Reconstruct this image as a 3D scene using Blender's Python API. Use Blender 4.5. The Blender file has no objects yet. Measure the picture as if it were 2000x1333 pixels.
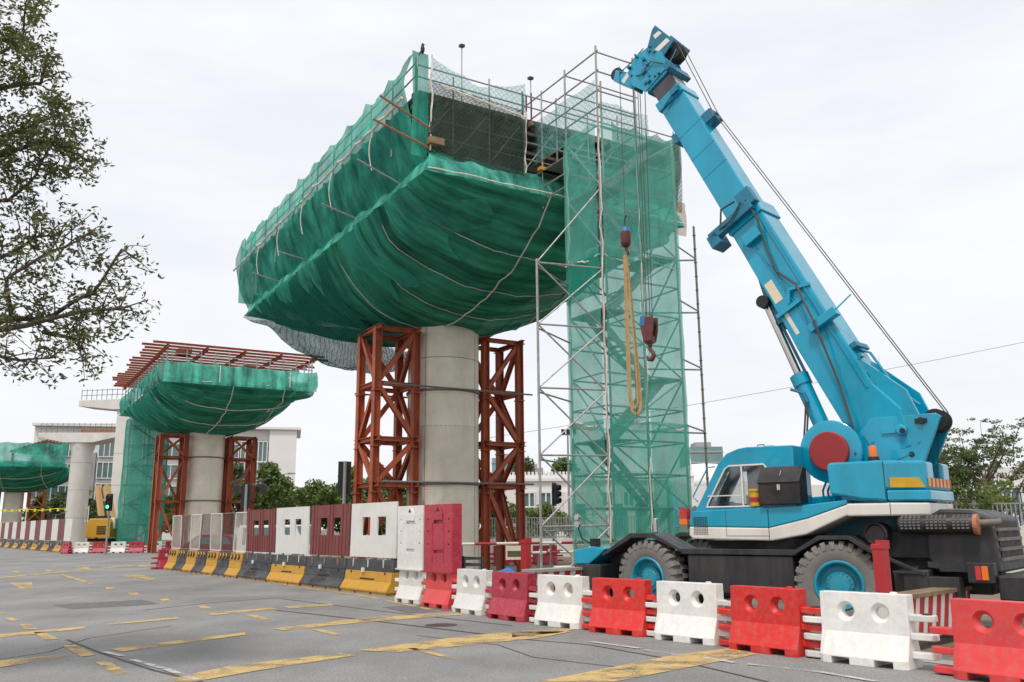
import bpy, bmesh, math, random
from mathutils import Vector, Matrix, noise
R = math.radians
sc = bpy.context.scene
col = sc.collection
random.seed(7)

# ---------------------------------------------------------------- camera, sky, sun, exposure
cam = bpy.data.cameras.new('camera'); co = bpy.data.objects.new('camera', cam); col.objects.link(co)
cam.sensor_width = 36.0; cam.lens = 1703 / 2000 * 36
cam.clip_start = 0.1; cam.clip_end = 3000
co.matrix_world = Matrix.Translation((0, 0, 1.75)) @ Matrix.Rotation(math.pi / 2 + math.atan(363.5 / 1703), 4, 'X') @ Matrix.Rotation(R(-0.5), 4, 'Z')
sc.camera = co
SUN_EL, SUN_AZ = 60, 200            # azimuth clockwise from +Y: behind the camera, a little to its left
w = bpy.data.worlds.new('World'); sc.world = w; w.use_nodes = True
nt = w.node_tree; nt.nodes.clear()
def wn(t, **k):
    n = nt.nodes.new(t)
    for a, b in k.items(): setattr(n, a, b)
    return n
sky = wn('ShaderNodeTexSky', sky_type='NISHITA', sun_disc=False, sun_elevation=R(SUN_EL), sun_rotation=R(SUN_AZ))
sky.air_density = 1.2; sky.dust_density = 3.0
sk = wn('ShaderNodeMixRGB', blend_type='MULTIPLY'); sk.inputs[0].default_value = 1; sk.inputs[2].default_value = (.13, .13, .13, 1)
nt.links.new(sky.outputs[0], sk.inputs[1])
tc = wn('ShaderNodeTexCoord'); mp = wn('ShaderNodeMapping'); mp.inputs['Scale'].default_value = (1.3, 1.3, 5.0)
nt.links.new(tc.outputs['Generated'], mp.inputs[0])
nz = wn('ShaderNodeTexNoise'); nz.inputs['Scale'].default_value = 2.2; nz.inputs['Detail'].default_value = 7; nz.inputs['Roughness'].default_value = .55
nt.links.new(mp.outputs[0], nz.inputs[0])
rp = wn('ShaderNodeMapRange'); rp.inputs[1].default_value = .36; rp.inputs[2].default_value = .6; rp.inputs[3].default_value = .84; rp.inputs[4].default_value = .97
nt.links.new(nz.outputs[0], rp.inputs[0])
mx = wn('ShaderNodeMixRGB'); mx.inputs[2].default_value = (.815, .825, .855, 1)      # overcast cloud cover over the clear sky
nt.links.new(rp.outputs[0], mx.inputs[0]); nt.links.new(sk.outputs[0], mx.inputs[1])
bg = wn('ShaderNodeBackground'); bg.inputs[1].default_value = 1.0
wo = wn('ShaderNodeOutputWorld'); nt.links.new(mx.outputs[0], bg.inputs[0]); nt.links.new(bg.outputs[0], wo.inputs[0])
sl = bpy.data.lights.new('sun', 'SUN'); sl.energy = 1.9; sl.angle = R(10); sl.color = (1, .95, .88)
so = bpy.data.objects.new('sun', sl); col.objects.link(so)
d = Vector((math.sin(R(SUN_AZ)) * math.cos(R(SUN_EL)), math.cos(R(SUN_AZ)) * math.cos(R(SUN_EL)), math.sin(R(SUN_EL))))
so.rotation_euler = d.to_track_quat('Z', 'Y').to_euler(); so.location = d * 60
vs = sc.view_settings; vs.view_transform = 'Standard'; vs.look = 'None'; vs.gamma = 1; vs.exposure = 0.27
sc.cycles.transparent_max_bounces = 16; sc.cycles.max_bounces = 6

# ---------------------------------------------------------------- materials
MATS = {}
def nodes(name):
    m = bpy.data.materials.new(name); m.use_nodes = True
    t = m.node_tree; t.nodes.clear(); o = t.nodes.new('ShaderNodeOutputMaterial')
    MATS[name] = m
    return m, t, o
def N(t, ty, **k):
    n = t.nodes.new(ty)
    for a, b in k.items(): setattr(n, a, b)
    return n
def tnoise(t, scale, detail=4, rough=.6, stretch=None, coord='Object'):
    c = N(t, 'ShaderNodeTexCoord'); n = N(t, 'ShaderNodeTexNoise')
    n.inputs['Scale'].default_value = scale; n.inputs['Detail'].default_value = detail; n.inputs['Roughness'].default_value = rough
    if stretch:
        m = N(t, 'ShaderNodeMapping'); m.inputs['Scale'].default_value = stretch
        t.links.new(c.outputs[coord], m.inputs[0]); t.links.new(m.outputs[0], n.inputs[0])
    else: t.links.new(c.outputs[coord], n.inputs[0])
    return n.outputs[0]
def ramp(t, src, a, b, lo=0., hi=1.):
    r = N(t, 'ShaderNodeMapRange'); r.inputs[1].default_value = a; r.inputs[2].default_value = b; r.inputs[3].default_value = lo; r.inputs[4].default_value = hi
    t.links.new(src, r.inputs[0]); return r.outputs[0]
def mixc(t, f, a, b, mode='MIX'):
    m = N(t, 'ShaderNodeMixRGB', blend_type=mode)
    for i, x in ((0, f), (1, a), (2, b)):
        if isinstance(x, (int, float)): m.inputs[i].default_value = x
        elif isinstance(x, tuple): m.inputs[i].default_value = x if len(x) == 4 else (*x, 1)
        else: t.links.new(x, m.inputs[i])
    return m.outputs[0]
def pm(name, c, rough=.55, var=.12, scale=3., dirt=None, damt=.5, dscale=2., streak=False, bump=0., bscale=40., metal=0., spec=.5, rand=.0, coat=0):
    m, t, o = nodes(name)
    b = N(t, 'ShaderNodeBsdfPrincipled'); t.links.new(b.outputs[0], o.inputs[0])
    v = ramp(t, tnoise(t, scale), .3, .7, 1 - var, 1 + var)
    cc = mixc(t, 1., c, v, 'MULTIPLY')
    if rand:
        oi = N(t, 'ShaderNodeObjectInfo'); cc = mixc(t, 1., cc, ramp(t, oi.outputs['Random'], 0, 1, 1 - rand, 1 + rand), 'MULTIPLY')
    if dirt:
        f = ramp(t, tnoise(t, dscale, 8, .65, (1, 1, .18) if streak else None), .45, .75, 0, damt)
        cc = mixc(t, f, cc, dirt)
    t.links.new(cc, b.inputs['Base Color'])
    t.links.new(ramp(t, tnoise(t, scale * 2.3), .3, .7, max(0, rough - .1), min(1, rough + .12)), b.inputs['Roughness'])
    b.inputs['Metallic'].default_value = metal; b.inputs['Specular IOR Level'].default_value = spec
    if coat: b.inputs['Coat Weight'].default_value = coat
    if bump:
        bn = N(t, 'ShaderNodeBump'); bn.inputs['Strength'].default_value = bump; bn.inputs['Distance'].default_value = .02
        t.links.new(tnoise(t, bscale, 6), bn.inputs['Height']); t.links.new(bn.outputs[0], b.inputs['Normal'])
    return m
def net(name, c, op, tr=.35, var=.18, weave=0, streak=None):
    m, t, o = nodes(name)
    df = N(t, 'ShaderNodeBsdfDiffuse'); tl = N(t, 'ShaderNodeBsdfTranslucent'); tp = N(t, 'ShaderNodeBsdfTransparent')
    cc = mixc(t, 1., c, ramp(t, tnoise(t, 1.1, 6), .3, .7, 1 - var, 1 + var), 'MULTIPLY')
    if streak: cc = mixc(t, 1., cc, ramp(t, tnoise(t, 1.0, 7, .6, streak), .32, .68, .45, 1.75), 'MULTIPLY')  # tones of overlapping layers, also painting in light and dark of the folds
    t.links.new(cc, df.inputs[0]); t.links.new(cc, tl.inputs[0])
    bn = N(t, 'ShaderNodeBump'); bn.inputs['Strength'].default_value = .55; bn.inputs['Distance'].default_value = .12
    t.links.new(tnoise(t, 1.6, 7, .62, streak or (1.6, 1.6, .7)), bn.inputs['Height'])
    for q in (df, tl): t.links.new(bn.outputs[0], q.inputs['Normal'])
    a = N(t, 'ShaderNodeMixShader'); a.inputs[0].default_value = tr
    t.links.new(df.outputs[0], a.inputs[1]); t.links.new(tl.outputs[0], a.inputs[2])
    f = ramp(t, tnoise(t, .8, 5), .3, .7, max(0, op - .12), min(1, op + .12))
    if weave:
        # open diamond mesh: crossing threads with gaps between
        c2 = N(t, 'ShaderNodeTexCoord'); sp = N(t, 'ShaderNodeSeparateXYZ'); t.links.new(c2.outputs['Object'], sp.inputs[0])
        def mth(op, x, y=None):
            q = N(t, 'ShaderNodeMath', operation=op)
            for i, w_ in enumerate((x, y)):
                if w_ is None: continue
                if isinstance(w_, (int, float)): q.inputs[i].default_value = w_
                else: t.links.new(w_, q.inputs[i])
            return q.outputs[0]
        h = mth('ADD', sp.outputs[0], sp.outputs[1]); ln = []
        for op in ('ADD', 'SUBTRACT'): ln.append(mth('ABSOLUTE', mth('SUBTRACT', mth('FRACT', mth('MULTIPLY', mth(op, h, sp.outputs[2]), weave)), .5)))
        th = ramp(t, mth('MAXIMUM', ln[0], ln[1]), .36, .42, 0, .3)
        f = mth('ADD', f, th)
    b = N(t, 'ShaderNodeMixShader'); t.links.new(f, b.inputs[0])
    t.links.new(tp.outputs[0], b.inputs[1]); t.links.new(a.outputs[0], b.inputs[2]); t.links.new(b.outputs[0], o.inputs[0])
    return m
def paint(name, c, lo, hi):
    m, t, o = nodes(name)
    b = N(t, 'ShaderNodeBsdfPrincipled'); tp = N(t, 'ShaderNodeBsdfTransparent'); x = N(t, 'ShaderNodeMixShader')
    cc = mixc(t, 1., c, ramp(t, tnoise(t, 5, 6), .3, .7, .8, 1.15), 'MULTIPLY')
    t.links.new(cc, b.inputs[0]); b.inputs['Roughness'].default_value = .75
    a = ramp(t, tnoise(t, 1.6, 3), .35, .7, -.25, .3)
    ad = N(t, 'ShaderNodeMath', operation='ADD'); t.links.new(tnoise(t, 26, 8, .75), ad.inputs[0]); t.links.new(a, ad.inputs[1])
    t.links.new(ramp(t, ad.outputs[0], lo, hi, 1, .06), x.inputs[0])
    t.links.new(b.outputs[0], x.inputs[1]); t.links.new(tp.outputs[0], x.inputs[2])
    # factor 0 = paint, 1 = bare road
    iv = N(t, 'ShaderNodeMath', operation='SUBTRACT'); iv.inputs[0].default_value = 1
    t.links.new(ramp(t, ad.outputs[0], lo, hi, .97, .08), iv.inputs[1]); t.links.new(iv.outputs[0], x.inputs[0])
    t.links.new(x.outputs[0], o.inputs[0])
    return m
def glass(name, tint, f=.35, rough=.05):
    m, t, o = nodes(name)
    g = N(t, 'ShaderNodeBsdfGlossy'); g.inputs['Roughness'].default_value = rough; tp = N(t, 'ShaderNodeBsdfTransparent'); tp.inputs[0].default_value = (*tint, 1)
    fr = N(t, 'ShaderNodeFresnel'); fr.inputs[0].default_value = 1.5
    x = N(t, 'ShaderNodeMixShader'); t.links.new(ramp(t, fr.outputs[0], 0, 1, f * .3, 1), x.inputs[0])
    t.links.new(tp.outputs[0], x.inputs[1]); t.links.new(g.outputs[0], x.inputs[2]); t.links.new(x.outputs[0], o.inputs[0])
    return m
def emit(name, c, s):
    m, t, o = nodes(name); e = N(t, 'ShaderNodeEmission'); e.inputs[0].default_value = (*c, 1); e.inputs[1].default_value = s
    t.links.new(e.outputs[0], o.inputs[0]); return m

# asphalt: speckled aggregate, worn patches
m, t, o = nodes('asphalt')
b = N(t, 'ShaderNodeBsdfPrincipled'); t.links.new(b.outputs[0], o.inputs[0])
agg = mixc(t, 1., ramp(t, tnoise(t, 26, 3, .8), .36, .64, .74, 1.26), ramp(t, tnoise(t, 75, 2, .8), .36, .64, .7, 1.3), 'MULTIPLY')
big = ramp(t, tnoise(t, .35, 6, .6), .35, .65, .80, 1.15)
trk = ramp(t, tnoise(t, .9, 7, .7, (1, .25, 1)), .4, .75, 1.0, .78)
cc = mixc(t, 1., mixc(t, 1., mixc(t, 1., (.24, .234, .226), agg, 'MULTIPLY'), big, 'MULTIPLY'), trk, 'MULTIPLY')
cc = mixc(t, ramp(t, tnoise(t, 3.5, 9, .75), .62, .75, 0, .4), cc, (.13, .128, .125))
t.links.new(cc, b.inputs[0]); b.inputs['Roughness'].default_value = .85
bn = N(t, 'ShaderNodeBump'); bn.inputs['Strength'].default_value = .5; bn.inputs['Distance'].default_value = .01
t.links.new(tnoise(t, 90, 4), bn.inputs['Height']); t.links.new(bn.outputs[0], b.inputs['Normal'])

pm('soil', (.19, .15, .11), .95, .3, 1.2, (.1, .08, .06), .7, 2.5, bump=.8, bscale=14)
pm('kerb', (.34, .33, .31), .9, .15, 3, (.15, .14, .12), .5)
pm('patch', (.135, .132, .13), .9, .3, 6, bump=.4, bscale=60)
pm('tar', (.06, .035, .036), .7, .2, 8)
paint('yellow_paint', (.54, .375, .15), .44, .72)
paint('white_paint', (.5, .5, .49), .42, .62)
for nm, c in (('plastic_red', (.66, .018, .014)), ('plastic_crimson', (.40, .016, .04)), ('plastic_coral', (.66, .045, .045)), ('plastic_white', (.74, .72, .68))):
    pm(nm, c, .42, .08, 2.5, (.3, .22, .18) if 'white' not in nm else (.42, .38, .3), .35, 11, bump=.05, bscale=8, rand=.10)
pm('plastic_dark', (.05, .05, .05), .6)
pm('concrete', (.75, .685, .575), .85, .1, 1.2, (.36, .31, .25), .4, 1.0, streak=True, bump=.15, bscale=18)
pm('concrete_grey', (.66, .63, .58), .85, .08, .6, (.3, .28, .26), .4, .5, streak=True)
pm('joint_dark', (.2, .18, .155), .9)
pm('rust_red', (.40, .085, .032), .6, .2, 2.5, (.12, .04, .022), .6, 2, streak=True, bump=.08)
pm('rust_orange', (.56, .22, .05), .7, .2, 2)
pm('chalk', (.7, .66, .6), .9)
pm('galv', (.36, .35, .33), .5, .2, 6, (.2, .13, .08), .35, 4, metal=.35)
pm('galv_dark', (.17, .16, .15), .6, .2, 5, (.14, .07, .04), .5, 3)
pm('rope', (.66, .62, .54), .9, .15, 8, (.3, .26, .2), .5, 5)
pm('formwork', (.085, .075, .062), .85, .25, 2.5, (.2, .15, .1), .4, 3)
pm('timber', (.24, .165, .095), .85, .25, 5, (.09, .06, .04), .5, 4)
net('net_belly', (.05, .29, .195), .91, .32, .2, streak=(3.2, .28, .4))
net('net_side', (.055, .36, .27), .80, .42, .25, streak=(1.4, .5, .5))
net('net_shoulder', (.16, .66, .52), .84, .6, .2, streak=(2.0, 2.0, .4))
net('net_shoulder2', (.10, .48, .36), .62, .5, .2, streak=(3.0, .4, .5))
net('net_light', (.17, .62, .51), .53, .5, .15)
net('net_mid', (.09, .52, .40), .64, .5, .15)
net('net_dense', (.03, .34, .24), .80, .45, .15)
net('net_rail', (.16, .42, .38), .34, .5, .15, weave=5)
net('net_black', (.075, .11, .085), .56, .3, .2, weave=6)
net('net_grey', (.02, .15, .11), .5, .3, .2, weave=4)
net('net_orange', (.40, .20, .06), .6, .4, .15)
net('mesh_pale', (.55, .51, .44), .62, .35, .12)
net('mesh_brown', (.16, .10, .085), .55, .35, .12)
pm('crane_blue', (.002, .31, .47), .22, .09, 1.2, (.012, .13, .18), .45, 1.3, spec=.5, streak=True, coat=.35)
pm('crane_blue_dark', (.012, .17, .27), .4, .15, 2, (.03, .05, .06), .5, 3)
pm('crane_white', (.70, .67, .61), .4, .06, 1.5, (.4, .34, .27), .4, 2.0, streak=True, coat=.1)
pm('chassis_black', (.022, .022, .025), .5, .25, 2, (.10, .09, .08), .45, 2.5, streak=True)
pm('box_black', (.013, .012, .013), .45, .3, 3, (.09, .05, .04), .5, 3)
pm('rubber', (.19, .178, .165), .95, .15, 4, (.25, .21, .17), .65, 3, bump=.3, bscale=30)
pm('hub_blue', (.012, .30, .42), .45, .15, 6, (.10, .09, .08), .5, 5)
pm('chrome', (.55, .52, .48), .2, .05, 3, metal=1.)
pm('boom_inner', (.055, .05, .06), .3, .15, 2, spec=.6)
pm('boom_inner_grey', (.5, .49, .47), .4, .1, 2)
pm('cable', (.06, .055, .05), .6)
pm('reel_red', (.30, .022, .024), .5, .05, 2)
pm('hook_red', (.13, .026, .025), .5, .25, 6, (.05, .03, .03), .6, 8)
pm('hook_blue', (.03, .16, .34), .5)
pm('sling', (.42, .26, .11), .9, .2, 14)
pm('amber', (.60, .33, .02), .35, .1, 6)
pm('beacon', (.75, .17, .02), .25, .05)
pm('lens_red', (.5, .04, .03), .3)
pm('hazard_red', (.42, .025, .03), .5, .08, 4)
pm('hazard_white', (.72, .70, .65), .5, .06, 4, (.4, .33, .26), .35)
pm('dark', (.012, .012, .013), .6)
pm('decal', (.72, .62, .45), .6)
pm('bucket_yellow', (.62, .38, .03), .45, .08, 4, (.25, .12, .05), .4)
glass('cab_glass', (.75, .8, .8)); glass('pane_glass', (.15, .2, .2), 1.2)
pm('hoard_white', (.70, .68, .64), .5, .05, 2, (.42, .4, .37), .35, 1.2)
pm('hoard_maroon', (.17, .035, .032), .6, .15, 3, (.26, .10, .085), .5, 3, streak=True)
pm('jersey_black', (.045, .047, .052), .8, .2, 3, (.17, .17, .17), .5, 2.2)
pm('jersey_yellow', (.52, .27, .025), .65, .1, 2.5, (.22, .13, .05), .35, 3)
pm('jersey_edge', (.42, .26, .10), .8, .2, 4)
pm('rust_strap', (.36, .16, .08), .8, .3, 6)
pm('tarp_blue', (.035, .19, .55), .45, .2, 3)
pm('orange_tan', (.55, .34, .14), .5, .1, 2, (.3, .16, .06), .3)
pm('crane_yellow', (.62, .33, .03), .45, .08, 2, (.2, .12, .05), .3)
pm('bldg_white', (.72, .70, .68), .7, .03, .3)
pm('bldg_grey', (.36, .34, .33), .8, .05, .5)
pm('bldg_glass', (.09, .16, .155), .15, .15, .3, spec=.8)
pm('bldg_teal', (.16, .27, .26), .3, .1, .3)
pm('bldg_blue', (.20, .30, .36), .3, .1, .3)
pm('frame_white', (.7, .7, .69), .5)
pm('navy', (.02, .035, .10), .5)
pm('lamp_grey', (.28, .29, .29), .5, metal=.3)
pm('signal_black', (.015, .015, .016), .5)
emit('green_light', (.08, 1., .55), 3.0)
pm('lens_off', (.05, .015, .012), .3)
pm('sign_green', (.01, .20, .13), .5); pm('sign_white', (.75, .75, .72), .5)
pm('solar', (.02, .03, .07), .2)
pm('bark', (.085, .065, .052), .9, .25, 6, bump=.5, bscale=25)
pm('bark_pale', (.16, .12, .09), .9, .25, 6)
pm('car_white', (.72, .72, .72), .25, .03); pm('car_maroon', (.16, .02, .03), .25, .03)
pm('yellow_tape', (.75, .6, .05), .6)
pm('bird', (.02, .02, .02), .7)
def leafmat(name, c1, c2):
    m, t, o = nodes(name)
    df = N(t, 'ShaderNodeBsdfPrincipled'); tl = N(t, 'ShaderNodeBsdfTranslucent'); x = N(t, 'ShaderNodeMixShader'); x.inputs[0].default_value = .3
    f = ramp(t, tnoise(t, 1.7, 6, .7), .35, .65, 0, 1)
    cc = mixc(t, f, c1, c2); t.links.new(cc, df.inputs[0]); t.links.new(cc, tl.inputs[0]); df.inputs['Roughness'].default_value = .55
    t.links.new(df.outputs[0], x.inputs[1]); t.links.new(tl.outputs[0], x.inputs[2]); t.links.new(x.outputs[0], o.inputs[0])
leafmat('leaf_near', (.17, .18, .055), (.07, .085, .03))
leafmat('leaf_green', (.16, .22, .05), (.07, .12, .03))
leafmat('leaf_light', (.2, .26, .06), (.1, .15, .035))
leafmat('leaf_dark', (.11, .16, .05), (.05, .085, .026))
leafmat('leaf_olive', (.19, .22, .10), (.1, .13, .05))

# ---------------------------------------------------------------- mesh helpers
FLIP = set()   # things whose local y axis is laid out to the right of the road direction
class MB:
    def __init__(s): s.v = []; s.f = []
    def add(s, vs, fs):
        k = len(s.v); s.v += [tuple(x) for x in vs]; s.f += [tuple(i + k for i in f) for f in fs]; return s
    def box(s, x0, x1, y0, y1, z0, z1):
        return s.add([(x0, y0, z0), (x1, y0, z0), (x1, y1, z0), (x0, y1, z0), (x0, y0, z1), (x1, y0, z1), (x1, y1, z1), (x0, y1, z1)],
                     [(0, 3, 2, 1), (4, 5, 6, 7), (0, 1, 5, 4), (1, 2, 6, 5), (2, 3, 7, 6), (3, 0, 4, 7)])
    def bar(s, p, q, w, h=None, up=(0, 0, 1)):
        p = Vector(p); q = Vector(q); h = h or w; e = (q - p).normalized(); a = e.cross(Vector(up))
        if a.length < 1e-4: a = e.cross(Vector((1, 0, 0)))
        a.normalize(); b = a.cross(e); a *= w / 2; b *= h / 2
        vs = [p - a - b, p + a - b, p + a + b, p - a + b, q - a - b, q + a - b, q + a + b, q - a + b]
        return s.add(vs, [(0, 1, 2, 3), (7, 6, 5, 4), (4, 5, 1, 0), (5, 6, 2, 1), (6, 7, 3, 2), (7, 4, 0, 3)])
    def ibeam(s, p, q, w, up=(0, 0, 1), tk=.022):
        p = Vector(p); q = Vector(q); e = (q - p).normalized(); a = e.cross(Vector(up))
        if a.length < 1e-4: a = e.cross(Vector((1, 0, 0)))
        a.normalize(); b = a.cross(e)
        s.bar(p + b * (w / 2 - tk / 2), q + b * (w / 2 - tk / 2), w, tk, b); s.bar(p - b * (w / 2 - tk / 2), q - b * (w / 2 - tk / 2), w, tk, b)
        return s.bar(p, q, tk, w - 2 * tk, b)
    def tube(s, pts, r, n=6, cap=True):
        pts = [Vector(p) for p in pts]; rs = r if isinstance(r, (list, tuple)) else [r] * len(pts)
        e = (pts[1] - pts[0]).normalized(); a = e.orthogonal().normalized(); k = len(s.v)
        for i, p in enumerate(pts):
            e2 = (pts[min(i + 1, len(pts) - 1)] - pts[max(i - 1, 0)]).normalized()
            a = (a - e2 * a.dot(e2)); a = a.normalized() if a.length > 1e-6 else e2.orthogonal().normalized(); b = e2.cross(a)
            for j in range(n):
                g = 2 * math.pi * j / n; s.v.append(tuple(p + (a * math.cos(g) + b * math.sin(g)) * rs[i]))
        for i in range(len(pts) - 1):
            for j in range(n):
                j2 = (j + 1) % n; s.f.append((k + i * n + j, k + i * n + j2, k + (i + 1) * n + j2, k + (i + 1) * n + j))
        if cap: s.f.append(tuple(k + j for j in reversed(range(n)))); s.f.append(tuple(k + (len(pts) - 1) * n + j for j in range(n)))
        return s
    def cyl(s, p, q, r, n=16): return s.tube([p, q], r, n)
    def lathe(s, prof, n=32, axis='Y', org=(0, 0, 0), cap=True):
        # prof: list of (radius, offset along axis)
        k = len(s.v); o = Vector(org)
        for r, h in prof:
            for j in range(n):
                g = 2 * math.pi * j / n; a, b = r * math.cos(g), r * math.sin(g)
                p = {'Y': (a, h, b), 'Z': (a, b, h), 'X': (h, a, b)}[axis]; s.v.append(tuple(o + Vector(p)))
        for i in range(len(prof) - 1):
            for j in range(n):
                j2 = (j + 1) % n; s.f.append((k + i * n + j, k + i * n + j2, k + (i + 1) * n + j2, k + (i + 1) * n + j))
        if cap: s.f.append(tuple(k + j for j in range(n))); s.f.append(tuple(k + (len(prof) - 1) * n + j for j in range(n)))
        return s
    def prism(s, poly, y0, y1, ax='XZ'):
        # poly in (x,z), extruded along y
        n = len(poly); mk = (lambda a, b, c: (a, c, b)) if ax == 'XZ' else ((lambda a, b, c: (a, b, c)) if ax == 'XY' else (lambda a, b, c: (c, a, b)))
        vs = [mk(a, b, y0) for a, b in poly] + [mk(a, b, y1) for a, b in poly]
        return s.add(vs, [tuple(range(n)), tuple(reversed(range(n, 2 * n)))] + [(i, i + n, (i + 1) % n + n, (i + 1) % n) for i in range(n)])
    def grid(s, fn, nu, nv):
        k = len(s.v)
        for i in range(nu + 1):
            for j in range(nv + 1): s.v.append(tuple(fn(i / nu, j / nv)))
        for i in range(nu):
            for j in range(nv): s.f.append((k + i * (nv + 1) + j, k + (i + 1) * (nv + 1) + j, k + (i + 1) * (nv + 1) + j + 1, k + i * (nv + 1) + j + 1))
        return s
    def mesh(s, name):
        me = bpy.data.meshes.new(name); me.from_pydata(s.v, [], s.f); me.update()
        bm = bmesh.new(); bm.from_mesh(me); bmesh.ops.recalc_face_normals(bm, faces=bm.faces); bm.to_mesh(me); bm.free()
        return me
    def build(s, name, mat, parent=None, smooth=False, bevel=0, flat=False, loc=None):
        if parent is not None and parent.name in FLIP: s.v = [(x, -y, z) for x, y, z in s.v]
        me = s.mesh(name) if not flat else None
        if flat: me = bpy.data.meshes.new(name); me.from_pydata(s.v, [], s.f); me.update()
        return put(name, me, mat, parent, smooth, bevel, loc)
def put(name, me, mat, parent=None, smooth=False, bevel=0, loc=None):
    if mat and not me.materials: me.materials.append(MATS[mat])
    if smooth: me.shade_smooth() if smooth is True else me.set_sharp_from_angle(angle=R(smooth))
    if smooth and smooth is not True:
        for p in me.polygons: p.use_smooth = True
        me.set_sharp_from_angle(angle=R(smooth))
    o = bpy.data.objects.new(name, me); col.objects.link(o); o.parent = parent
    if loc: o.location = loc
    if bevel:
        b = o.modifiers.new('b', 'BEVEL'); b.width = bevel; b.segments = 2; b.limit_method = 'ANGLE'; b.angle_limit = R(35)
    return o
def tag(o, label=None, cat=None, group=None, kind=None):
    for k, x in (('label', label), ('category', cat), ('group', group), ('kind', kind)):
        if x: o[k] = x
    return o
def thing(name, label, cat, loc=(0, 0, 0), rz=0, group=None):
    o = bpy.data.objects.new(name, None); col.objects.link(o); o.location = loc; o.rotation_euler = (0, 0, rz); o.empty_display_size = .2
    return tag(o, label, cat, group)
def apply_mods(o):
    dg = bpy.context.evaluated_depsgraph_get(); me = bpy.data.meshes.new_from_object(o.evaluated_get(dg)); o.modifiers.clear(); old = o.data; o.data = me
    bpy.data.meshes.remove(old); return o
def cut(o, cutters):
    tmp = []
    for c in cutters:
        k = put('cutter', c.mesh('cutter'), None); k.parent = o.parent; tmp.append(k)
        b = o.modifiers.new('c', 'BOOLEAN'); b.operation = 'DIFFERENCE'; b.solver = 'EXACT'; b.object = k
    bpy.context.view_layer.update(); apply_mods(o)
    for k in tmp: bpy.data.objects.remove(k)
    return o
def copy_thing(root, loc, rz, label, group=None):
    r = root.copy(); col.objects.link(r); r.location = loc; r.rotation_euler = (0, 0, rz); r['label'] = label
    if group: r['group'] = group
    for ch in [x for x in root.children]:
        c = ch.copy(); col.objects.link(c); c.parent = r
        for g in [x for x in ch.children]:
            e = g.copy(); col.objects.link(e); e.parent = c
    return r
ORD = ['first', 'second', 'third', 'fourth', 'fifth', 'sixth', 'seventh', 'eighth', 'ninth', 'tenth', 'eleventh', 'twelfth', 'thirteenth', 'fourteenth', 'fifteenth', 'sixteenth', 'seventeenth', 'eighteenth']
def wob(p, s=1., a=.1): return Vector(noise.noise_vector(Vector(p) * s)) * a

# ---------------------------------------------------------------- ground, road, markings
g = MB().add([(-900, -40, -.03), (900, -40, -.03), (900, 1800, -.03), (-900, 1800, -.03)], [(0, 1, 2, 3)]).build('ground', 'soil'); tag(g, 'bare brown ground of the building site', kind='structure')
road = MB().add([(14, -20, 0), (8.2, 9.6, 0), (6.2, 11.0, 0), (-.6, 20.2, 0), (-5, 27.2, 0), (-15, 41.6, 0), (-22.5, 73.2, 0), (-35, 73.2, 0), (-64, 109, 0), (-150, 230, 0), (-300, 300, 0), (-300, -20, 0)], [tuple(range(12))]).build('road', 'asphalt')
tag(road, 'worn grey asphalt road with faded yellow lines', kind='structure')
def sheet(name, pts, mat, z, parent):
    n = len(pts); return MB().add([(x, y, z) for x, y in pts], [tuple(range(n))]).build(name, mat, parent)
def strip(name, pts, w, mat, z, parent):
    vs = []
    for i, p in enumerate(pts):
        a = Vector(pts[max(i - 1, 0)]); b = Vector(pts[min(i + 1, len(pts) - 1)]); e = (b - a).normalized(); q = Vector((-e.y, e.x)) * w / 2
        vs += [(p[0] + q.x, p[1] + q.y, z), (p[0] - q.x, p[1] - q.y, z)]
    return MB().add(vs, [(2 * i, 2 * i + 1, 2 * i + 3, 2 * i + 2) for i in range(len(pts) - 1)]).build(name, mat, parent)
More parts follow.
